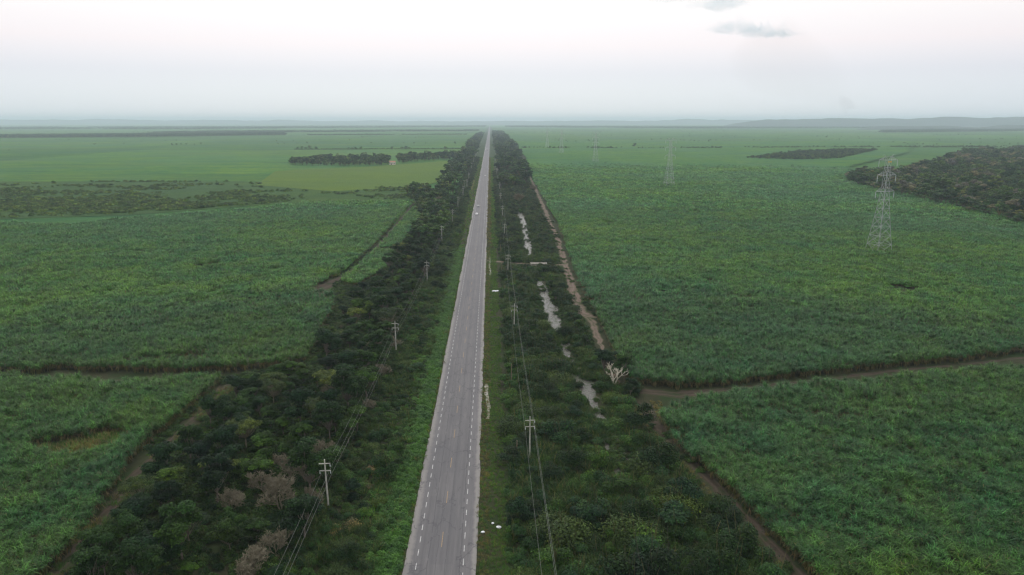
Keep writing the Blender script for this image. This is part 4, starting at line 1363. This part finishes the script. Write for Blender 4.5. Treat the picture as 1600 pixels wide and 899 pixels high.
for px, k, s, lab in [((574, 738), 0, 1.0, 'rounded dry brown bush nearest the left power pole'), ((626, 666), 1, .7, 'tan dry bush in the green weeds left of the road'),
                      ((545, 825), 0, 1.2, 'wide low patch of dry brown brush near the picture bottom'), ((520, 832), 0, 1.0, 'dry brown brush left of the wide low patch'),
                      ((578, 765), 1, .7, 'small reddish dry bush below the rounded brown bush'), ((590, 778), 1, .5, 'tiny dry bush at the edge of the left weeds'),
                      ((655, 545), 0, .8, 'dry yellowish brush right of the second left pole')]:
    o = link('dry_bush', DRYS[k])
    cxy = G(*px)
    o.location = (cxy[0], cxy[1], 0)
    o.scale = (s, s, s)
    tag(o, lab, 'bush', 'dry bushes left of the road')

# labels for the thicket plants
for (look, side, k, before, cat), L in cells.items():
    L.sort(key=lambda q: q[0], reverse=(side == 'left'))
    for i, (x, s, o) in enumerate(L):
        o['label'] = '%s %s out from road, just %s %s pole on the %s' % (
            ORD[min(i, 19)], look, 'nearer than' if before else 'beyond', ORD[k], side)

# ------------------------------------------------------------------ utility poles and wires
def make_pole(h=10.3):
    r = empty('utility_pole', (0, 0, 0))
    m = MB(); m.tube([[0, 0, -.3], [0, 0, h * .5], [0, 0, h]], [.20, .16, .11], 8); m.build('shaft', M['concrete'], r)
    for z in (h - .8, h - 2.25):
        m = MB(); m.box((0, -.16, z), (2.15, .12, .14)); m.build('crossarm', M['concrete'], r)
    for x, z in ((1.0, h - .8), (-1.0, h - 2.25), (1.0, h - 2.25)):
        m = MB(); m.tube([[x, -.16, z - .07], [x, -.16, z - .2], [x, -.16, z - .3], [x, -.16, z - .62], [x, -.16, z - .68]], [.02, .03, .085, .075, .02], 6)
        m.build('insulator', M['glass_ins'], r)
    return r
def copy_tree(o, parent=None):
    c = o.copy()
    COL.objects.link(c)
    if parent: c.parent = parent
    for ch in list(o.children):
        copy_tree(ch, c)
    return c
proto = make_pole()
first = True
for side, PX in (('left', LPX), ('right', RPX)):
    for i, c in enumerate(PX):
        o = proto if first else copy_tree(proto)
        first = False
        o.location = (c[0], c[1], 0)
        o.rotation_euler = (R(g.uniform(-1, 1)), R(g.uniform(-1.2, 1.2)), (math.pi if side == 'right' and i in (4,) else 0) + R(g.uniform(-5, 5)))
        tag(o, 'pale concrete pole with two crossarms, %s from the camera in the %s roadside line' % (ORD[i], side), 'utility pole', 'concrete power poles along the road')
def wire_run(name, PX, dx, z, sag, rad, label, cat, group):
    m = MB()
    order = [np.array([PX[0, 0] + (PX[0, 0] - PX[1, 0]) * 1.0, PX[0, 1] - (PX[1, 1] - PX[0, 1])])] + list(PX)
    for a, b in zip(order[:-1], order[1:]):
        t = np.linspace(0, 1, 13)
        pts = np.c_[a[0] + dx + (b[0] - a[0]) * t, a[1] - .16 + (b[1] - a[1]) * t, z - 4 * sag * t * (1 - t)]
        m.tube(pts, rad, 4, False)
    return tag(m.build(name, M['wire']), label, cat, group)
for side, PX in (('left', LPX), ('right', RPX)):
    for dx, z, lab in ((1.0, 10.3 - 1.5, 'highest wire, on the upper crossarms of the %s pole line'), (-1.0, 10.3 - 2.95, 'lower wire at the %s crossarm ends farther left on the %s pole line'), (1.0, 10.3 - 2.95, 'lower wire at the %s crossarm ends farther right on the %s pole line')):
        l = lab % side if lab.count('%s') == 1 else lab.replace('%s crossarm', 'lower crossarm') % side
        wire_run('power_wire', PX, dx, z, 1.1, .014, l, 'wire', 'power line wires along the road')
# short wooden posts on the right
for i, (b, t, lab) in enumerate([((807.5, 718), 688, 'short brown post with a yellow band beside the nearest right pole'), ((799, 606), 569, 'bare brown post between first and second right poles'),
                                 ((788.5, 464), 446, 'thin post with white foot near the white litter heap'), ((784, 431), 409, 'thin brown post just below the access track'),
                                 ((782, 398), 382, 'thin brown post just above the access track'), ((781.3, 357), 346.5, 'farthest short post beside the fourth right pole')]):
    c = G(*b)
    zc = math.hypot(c[1], H)
    hh = (b[1] - t) * zc / FPX / .97
    r = empty('wooden_post', (c[0], c[1], 0))
    m = MB(); m.tube([[0, 0, -.2], [0, 0, hh * .5], [.05, 0, hh]], [.13, .12, .1], 6); m.build('shaft', M['wood'], r)
    if i == 0:
        m = MB(); m.tube([[0, 0, 1.0], [0, 0, 1.75]], .145, 8); m.build('yellow_band', M['yellow'], r)
    if i == 2:
        m = MB(); m.tube([[0, 0, .3], [0, 0, 1.0]], .15, 8); m.build('white_band', M['plastic'], r)
    tag(r, lab, 'post', 'short wooden posts right of the road')
# double pole frame on the left
c = G(725.4, 294)
r = empty('wooden_post', (c[0], c[1], 0))
m = MB(); m.tube([[0, 0, 0], [0, 0, 8.5]], [.16, .11], 6); m.build('shaft', M['concrete'], r)
m = MB(); m.box((1.2, 0, 8.2), (5.0, .12, .14)); m.build('crossarm', M['concrete'], r)
tag(r, 'slim pole with long crossarm standing left of the eighth left pole', 'post')

# ------------------------------------------------------------------ pylons
def pylon_parts(th=.10):
    parts = {}
    prof = [(0, 4.9), (5, 4.35), (10, 3.8), (15, 3.3), (20, 2.75), (25, 2.3), (30, 1.85), (34.4, 1.5), (38.5, 1.35), (43.3, 1.22), (47.5, 1.12), (51.5, 1.05)]
    legs, br = MB(), MB()
    cs = [(1, 1), (-1, 1), (-1, -1), (1, -1)]
    for sx, sy in cs:
        legs.tube([[sx * w, sy * w, z] for z, w in prof], np.linspace(th * 1.45, th * .9, len(prof)), 4)
    for (z0, w0), (z1, w1) in zip(prof[:-1], prof[1:]):
        for k in range(4):
            a, b = cs[k], cs[(k + 1) % 4]
            br.tube([[a[0] * w0, a[1] * w0, z0], [b[0] * w1, b[1] * w1, z1]], th * .65, 3, False)
            br.tube([[b[0] * w0, b[1] * w0, z0], [a[0] * w1, a[1] * w1, z1]], th * .65, 3, False)
            br.tube([[a[0] * w1, a[1] * w1, z1], [b[0] * w1, b[1] * w1, z1]], th * .6, 3, False)
    # wide gantry at the foot
    for k in range(4):
        a, b = cs[k], cs[(k + 1) % 4]
        br.tube([[a[0] * 4.7, a[1] * 4.7, 1.8], [b[0] * 4.7, b[1] * 4.7, 1.8]], th * 1.3, 4, False)
    parts['legs'] = legs.mesh('pylon_legs', [M['steel']])
    parts['bracing'] = br.mesh('pylon_bracing', [M['steel']])
    arms = []
    for z, wb in ((34.4, 1.5), (43.3, 1.22), (51.5, 1.05)):
        a = MB()
        for s in (-1, 1):
            tip = [s * 6.1, 0, z + .1]
            for sy in (-1, 1):
                a.tube([[s * wb, sy * wb, z], tip], th * .85, 4, False)
                a.tube([[s * wb, sy * wb, z + 2.1], tip], th * .75, 4, False)
                for q in (.3, .6):
                    p0 = np.array([s * wb, sy * wb, z]) * (1 - q) + np.array(tip) * q
                    p1 = np.array([s * wb, sy * wb, z + 2.1]) * (1 - q) + np.array(tip) * q
                    a.tube([p0, p1], th * .5, 3, False)
                    p2 = np.array([s * wb, -sy * wb, z]) * (1 - q) + np.array(tip) * q
                    a.tube([p0, p2], th * .5, 3, False)
        arms.append(a.mesh('pylon_arm', [M['steel']]))
    parts['arms'] = arms
    ins = MB()
    for q in range(9):
        pass
    ins.tube([[0, 0, 0], [0, 0, -.3], [0, 0, -.4], [0, 0, -3.4], [0, 0, -3.5], [0, 0, -3.9]], [.05, .05, .16, .16, .05, .05], 6)
    parts['insulator'] = ins.mesh('insulator_mesh', [M['glass_ins']])
    cap = MB()
    for s in (-1, 1):
        for sy in (-1, 1):
            cap.tube([[s * 1.05, sy * 1.05, 51.5], [s * 2.6, 0, 54.4]], th * .7, 3, False)
        cap.tube([[s * 2.6, 0, 54.4], [s * 4.2, 0, 54.2]], th * .6, 3, False)
    parts['peak'] = cap.mesh('pylon_peak', [M['steel']])
    bl = MB(); bl.box((.7, -1.1, 50.6), (.7, .3, .6)); parts['ball1'] = bl.mesh('marker', [M['yellow']])
    bl = MB(); bl.box((-.7, -1.1, 50.6), (.7, .3, .6)); parts['ball2'] = bl.mesh('marker', [M['yellow']])
    return parts
PYP = [(1372, 395), (1045, 292), (930, 254.5), (877, 241), (855, 231.5)]
PYX = np.array([G(*p) for p in PYP])
for i, c in enumerate(PYX):
    if i == 0: pp = pylon_parts(.10)
    r = empty('transmission_tower', (c[0], c[1], 0), R(14 if i == 0 else 8))
    link('legs', pp['legs'], r); link('bracing', pp['bracing'], r); link('peak', pp['peak'], r)
    for j, z in enumerate((34.4, 43.3, 51.5)):
        link('crossarm', pp['arms'][j], r)
        for s in (-1, 1):
            link('insulator', pp['insulator'], r, (s * 6.1, 0, z + .05))
    if i == 0:
        link('marker_plate', pp['ball1'], r); link('marker_plate', pp['ball2'], r)
    tag(r, ['nearest and largest steel lattice pylon, in the right cane field before the wood', 'second steel lattice pylon, in the right field left of the nearest one',
            'third steel lattice pylon, faint behind a bushy clump', 'fourth pylon, very faint in the haze', 'farthest pylon, almost lost in the haze near the roadside trees'][i], 'pylon', 'steel pylons crossing the right fields')
dirv = PYX[0] - PYX[1]
prev = PYX[0] + dirv * 1.0 + np.array([12, 0])
run = np.vstack([prev, PYX])
for s in (-1, 1):
    for z, nmz in ((34.4, 'lowest'), (43.3, 'middle'), (51.5, 'top')):
        m = MB()
        for a, b in zip(run[:-1], run[1:]):
            t = np.linspace(0, 1, 21)
            m.tube(np.c_[a[0] + s * 6.1 + (b[0] - a[0]) * t, a[1] + (b[1] - a[1]) * t, z - 3.85 - 4 * 9.0 * t * (1 - t)], .016, 4, False)
        tag(m.build('transmission_wire', M['wire']), 'long sagging cable hanging from the %s pylon arms, %s side' % (nmz, 'road' if s < 0 else 'field'), 'wire', 'cables between the pylons')

# ------------------------------------------------------------------ culvert bridge, headwall, house, litter
c0, c1 = np.array(G(829, 416.5)), np.array(G(855, 416.5))
Wd = np.linalg.norm(c1 - c0)
r = empty('culvert_bridge', ((c0[0] + c1[0]) / 2, (c0[1] + c1[1]) / 2, 0))
def headwall(wd, h, arch_r, th=.4):
    """wall with an arched opening"""
    n = 12
    a = np.linspace(math.pi, 0, n)
    inner = [(arch_r * math.cos(t), .1 + arch_r * math.sin(t)) for t in a]
    inner = [(-arch_r, -.6)] + inner + [(arch_r, -.6)]
    outer = [(-wd / 2, -.6)] + [(x, h) if True else 0 for x in np.linspace(-wd / 2, wd / 2, n)] + [(wd / 2, -.6)]
    V, F = [], []
    for y in (0, th):
        V += [(x, y, z) for x, z in inner] + [(x, y, z) for x, z in outer]
    k = len(inner)
    for i in range(k - 1):
        F.append([i, i + 1, k + i + 1, k + i])
        F.append([2 * k + i, 3 * k + i, 3 * k + i + 1, 2 * k + i + 1])
        F.append([k + i, k + i + 1, 3 * k + i + 1, 3 * k + i])
        F.append([i, 2 * k + i, 2 * k + i + 1, i + 1])
    return np.array(V), np.array(F)
V, F = headwall(Wd, 1.4, .85)
link('headwall', make_mesh('headwall', V, F, [M['conc']]), r)
m = MB(); m.box((0, 1.9, 1.15), (Wd, 3.0, .3)); m.build('deck', M['conc'], r)
V2 = V + np.array([0, 3.42, 0])
link('headwall', make_mesh('headwall_far', V2, F, [M['conc']]), r)
m = MB(); m.box((-Wd / 2 + .2, -.7, .3), (.35, 1.6, 1.3), .4); m.build('wing_wall', M['conc'], r)
m = MB(); m.box((Wd / 2 - .2, -.7, .3), (.35, 1.6, 1.3), -.4); m.build('wing_wall', M['conc'], r)
tag(r, 'pale concrete culvert bridge with arched opening carrying the access track over the canal', 'bridge')
c = G(805, 303.5)
r = empty('drain_headwall', (c[0], c[1], 0))
V, F = headwall(2.6, 1.4, .45, .5)
link('wall', make_mesh('drain_wall', V, F, [M['plastic']]), r)
m = MB(); m.box((0, .9, 1.2), (2.4, 1.2, .25)); m.build('slab', M['plastic'], r)
tag(r, 'small white concrete drain head at the far end of the canal', 'drain')

c = G(613, 257.5)
r = empty('house', (c[0], c[1], 0), R(8))
m = MB(); m.box((0, 0, 2.2), (11, 7, 4.4)); m.build('wall', M['cream'], r)
V = [(-6, -4, 4.41), (6, -4, 4.41), (6, 4, 4.41), (-6, 4, 4.41), (-5, 0, 6.4), (5, 0, 6.4)]
me = bpy.data.meshes.new('roof'); me.from_pydata(V, [], [(0, 1, 5, 4), (2, 3, 4, 5), (1, 2, 5), (3, 0, 4), (3, 2, 1, 0)]); me.materials.append(M['roofred'])
link('roof', me, r)
m = MB(); m.box((-1.5, -3.52, 1.2), (1.2, .1, 2.4)); m.build('door', M['dark'], r)
for x in (-4, 1.2, 3.8):
    m = MB(); m.box((x, -3.52, 2.2), (1.3, .1, 1.2)); m.build('window', M['glass'], r)
tag(r, 'small cream house with red roof inside the dark tree belt on the left', 'house')

def bag(seed, s):
    g = np.random.default_rng(seed)
    import bmesh
    bm = bmesh.new()
    bmesh.ops.create_icosphere(bm, subdivisions=2, radius=1)
    for v in bm.verts:
        v.co *= 1 + .28 * g.normal() * .6
        v.co.z = max(v.co.z * .55 + .35, 0)
        v.co.x *= 1.25
    me = bpy.data.meshes.new('bag'); bm.to_mesh(me); bm.free()
    for v in me.vertices: v.co *= s
    me.materials.append(M['plastic'])
    return me
for i, (px, s, lab) in enumerate([((770, 819), .24, 'white rubbish bag on the right verge, the highest of three near the bottom'), ((779, 825.5), .36, 'largest white rubbish bag on the right verge near the bottom'),
                                  ((754.5, 833), .28, 'white rubbish bag nearest the asphalt near the bottom'), ((771.5, 456), .6, 'left white bag of the litter heap on the right verge'),
                                  ((774.5, 456.3), .65, 'middle white bag of the litter heap on the right verge'), ((777.5, 455.6), .5, 'right white bag of the litter heap on the right verge')]):
    c = G(*px)
    o = link('rubbish_bag', bag(i, s), None, (c[0], c[1], .08))
    tag(o, lab, 'litter', 'white litter on the right verge')
for i, pts in enumerate([[(760, 600), (762, 625), (763, 655)], [(765, 400), (766, 430)]]):
    path_ribbon('pebble_strip', pts, .8, .05, M['pebble'], .25, .8, seed=30 + i)

# ------------------------------------------------------------------ vehicles
def extr(profile, w, name, mat, parent, z0=0):
    """side profile (y,z) extruded over width w with a rounded look"""
    pr = np.array(profile)
    n = len(pr)
    xs = [(-w / 2, .92), (-w / 2 * .96, 1.0), (w / 2 * .96, 1.0), (w / 2, .92)]
    cy, cz = pr[:, 0].mean(), pr[:, 1].mean()
    V = []
    for x, k in xs:
        V += [(x, cy + (y - cy) * (.985 if k < 1 else 1), cz + (z - cz) * k) for y, z in pr]
    F = []
    for i in range(3):
        for j in range(n):
            q = (j + 1) % n
            F.append((i * n + j, i * n + q, (i + 1) * n + q, (i + 1) * n + j))
    me = bpy.data.meshes.new(name)
    me.from_pydata(V, [], F + [tuple(range(n - 1, -1, -1)), tuple(range(3 * n, 4 * n))])
    me.materials.append(mat)
    return link(name, me, parent)
def car(paint):
    r = empty('car', (0, 0, 0))
    extr([(-2.2, .35), (-2.25, .8), (-2.1, .95), (-1.2, 1.05), (1.5, 1.08), (2.15, .95), (2.2, .4)], 1.78, 'body', paint, r)
    extr([(-1.15, 1.04), (-.5, 1.40), (1.05, 1.42), (1.75, 1.06)], 1.56, 'window', M['glass'], r)
    extr([(-.62, 1.405), (-.5, 1.47), (.95, 1.48), (1.1, 1.43)], 1.50, 'roof', paint, r)
    for x in (-.82, .82):
        for y in (-1.4, 1.35):
            m = MB(); m.tube([[x - .1, y, .33], [x + .1, y, .33]], .33, 12); m.build('wheel', M['dark'], r)
    for x in (-.62, .62):
        m = MB(); m.box((x, -2.24, .72), (.34, .08, .16)); m.build('headlight', M['plastic'], r)
    m = MB(); m.box((0, -2.26, .42), (1.6, .1, .2)); m.build('bumper', paint, r)
    return r
def truck():
    r = empty('truck', (0, 0, 0))
    m = MB(); m.box((0, 2.2, 2.25), (2.45, 8.0, 2.7)); m.build('cargo_box', M['car_white'], r)
    extr([(-4.2, .7), (-4.25, 1.6), (-3.7, 2.7), (-2.0, 2.75), (-2.0, .7)], 2.3, 'cab', M['car_white'], r)
    m = MB(); m.box((0, -4.08, 2.1), (2.0, .2, .8)); m.build('windscreen', M['glass'], r)
    m = MB(); m.box((0, 1.2, .75), (1.2, 10.0, .25)); m.build('chassis', M['dark'], r)
    for x in (-1.0, 1.0):
        for y in (-3.2, 3.2, 4.4):
            m = MB(); m.tube([[x - .15, y, .5], [x + .15, y, .5]], .5, 12); m.build('wheel', M['dark'], r)
    return r
cw_ = car(M['car_white'])
cs_ = car(M['car_silver'])
def put(o, u, v, rz, lab, cat, xlane=None):
    c = G(u, v)
    o.location = (c[0] if xlane is None else xlane, c[1], .07)
    o.rotation_euler = (0, 0, rz)
    tag(o, lab, cat, 'vehicles on the road')
put(cs_, 745, 323.5, 0, 'silver car in the left lane, farther of the close pair', 'car', -10.9)
put(cw_, 741.7, 336, 0, 'white car in the left lane, nearest vehicle on the road', 'car', -11.3)
o = copy_tree(cw_); put(o, 758.4, 275.5, math.pi, 'white car driving away far along the right lane', 'car', -7.2)
tr = truck(); put(tr, 759.4, 235.5, 0, 'white box truck coming along the far road', 'truck', -11)
o = copy_tree(tr); put(o, 763.3, 208.3, 0, 'white truck as a bright speck near the vanishing end of the road', 'truck', -11)
o = copy_tree(cw_); put(o, 765.2, 233.5, math.pi, 'distant pale car keeping the right lane beside the oncoming truck', 'car', -7)

# ------------------------------------------------------------------ clouds and smoke, far off and above the haze
def at_sky(u, v, dist):
    d = fw * FPX + rt * (u - 800) - up * (v - 449.5)
    d = d / math.hypot(d[0], d[1]) * dist
    return np.array([d[0], d[1], H + d[2]])
def vol_mat(name, colr, dens):
    m = bpy.data.materials.new(name); m.use_nodes = True
    t = m.node_tree; t.nodes.clear()
    o = t.nodes.new('ShaderNodeOutputMaterial'); p = t.nodes.new('ShaderNodeVolumePrincipled')
    p.inputs['Color'].default_value = (*colr, 1)
    p.inputs['Density'].default_value = dens
    t.links.new(p.outputs[0], o.inputs['Volume'])
    return m
def lumpy(name, c, a, b, hgt, seed, mat, rz, label, cat):
    n, m_ = 72, 22
    V = []
    for sgn in (1, -1):
        for i in range(n):
            th = i / n * 2 * math.pi
            edge = 1 + .9 * (vnoise([math.cos(th) * 3], [math.sin(th) * 3], 1, seed)[0] - .5) + .7 * (vnoise([math.cos(th) * 9], [math.sin(th) * 9], 1, seed + 1)[0] - .5)
            for j in range(m_):
                q = math.sin(j / (m_ - 1) * math.pi / 2)
                x, y = math.cos(th) * q * edge, math.sin(th) * q * edge
                f = max(0, 1 - q ** 2) * (.08 + 1.5 * vnoise([x * 3.6], [y * 3.6], 1, seed + 2)[0] ** 2 + .9 * vnoise([x * 9], [y * 9], 1, seed + 3)[0] ** 2)
                V.append((x * a, y * b, sgn * f * hgt * (1 if sgn > 0 else .45)))
    F = []
    for k in range(2):
        o0 = k * n * m_
        for i in range(n):
            i2 = (i + 1) % n
            for j in range(m_ - 1):
                q = [o0 + i * m_ + j, o0 + i * m_ + j + 1, o0 + i2 * m_ + j + 1, o0 + i2 * m_ + j]
                F.append(q if k == 0 else q[::-1])
    me = make_mesh(name, V, np.array(F), [mat])
    import bmesh
    bm = bmesh.new(); bm.from_mesh(me)
    bmesh.ops.remove_doubles(bm, verts=bm.verts, dist=.5)
    bmesh.ops.recalc_face_normals(bm, faces=bm.faces)
    bm.to_mesh(me); bm.free()
    o = link(name, me, None, tuple(c))
    o.rotation_euler = (0, 0, rz)
    return tag(o, label, cat, None, 'stuff')
CL = vol_mat('cloud_vapour', (.68, .88, 1.0), 8e-4)
lumpy('cloud', at_sky(1148, 46, 12000), 420, 420, 150, 5, CL, R(-24), 'left lobe of the small blue grey cloud low over the right fields', 'cloud')
lumpy('cloud', at_sky(1190, 52, 12200), 380, 380, 170, 15, CL, R(-24), 'middle lobe of the small blue grey cloud low over the right fields', 'cloud')
lumpy('cloud', at_sky(1222, 55, 12100), 260, 300, 90, 9, CL, R(-24), 'thin right end of the small blue grey cloud low over the right fields', 'cloud')
lumpy('cloud', at_sky(1130, 8, 12600), 420, 360, 210, 6, CL, R(-20), 'blue grey cloud cut by the top edge of the picture', 'cloud')
lumpy('cloud', at_sky(1065, -2, 12900), 480, 300, 90, 7, CL, R(-20), 'thin wisp of cloud left of the topmost cloud', 'cloud')
sm = MB()
pth = [(1325, 179, 40), (1322, 168, 110), (1312, 152, 210), (1296, 134, 330), (1268, 117, 470), (1238, 103, 560), (1208, 88, 640), (1186, 74, 620), (1180, 63, 480), (1176, 54, 260), (1172, 50, 60)]
pts = np.array([at_sky(u, v, 13500) for u, v, q in pth])
sm.tube(pts, [q for u, v, q in pth], 24)
so_ = sm.build('smoke', [vol_mat('thin_smoke', (.62, .56, .54), 7.5e-5)])
import bmesh
bm = bmesh.new(); bm.from_mesh(so_.data); bmesh.ops.remove_doubles(bm, verts=bm.verts, dist=.5); bmesh.ops.recalc_face_normals(bm, faces=bm.faces); bm.to_mesh(so_.data); bm.free()
tag(so_, 'very faint plume of smoke rising from the right horizon to the small cloud', 'smoke', None, 'stuff')
sm = MB()
pts = np.array([at_sky(u, v, 12200) for u, v in ((1320, 179.5), (1324, 175), (1328, 170), (1325, 165), (1318, 158), (1312, 150))])
sm.tube(pts, [50, 80, 95, 90, 80, 20], 16)
so_ = sm.build('smoke', [vol_mat('dark_smoke', (.42, .38, .40), 8e-4)])
bm = bmesh.new(); bm.from_mesh(so_.data); bmesh.ops.remove_doubles(bm, verts=bm.verts, dist=.5); bmesh.ops.recalc_face_normals(bm, faces=bm.faces); bm.to_mesh(so_.data); bm.free()
tag(so_, 'darker puff of smoke just above the right hills', 'smoke', None, 'stuff')

# ------------------------------------------------------------------ haze
hz = MB(); hz.box((0, 9000, 82), (44000, 47000, 168))
ho = hz.build('haze', [])
hm = bpy.data.materials.new('haze_air'); hm.use_nodes = True
ht = hm.node_tree
ht.nodes.clear()
ho_ = ht.nodes.new('ShaderNodeOutputMaterial')
pv = ht.nodes.new('ShaderNodeVolumePrincipled')
pv.inputs['Color'].default_value = (.76, .90, 1.0, 1)
pv.inputs['Density'].default_value = 1.0e-4
pv.inputs['Anisotropy'].default_value = 0.2
ht.links.new(pv.outputs[0], ho_.inputs['Volume'])
ho.data.materials.append(hm)
tag(ho, 'pale evening haze over the fields', 'haze', None, 'stuff')
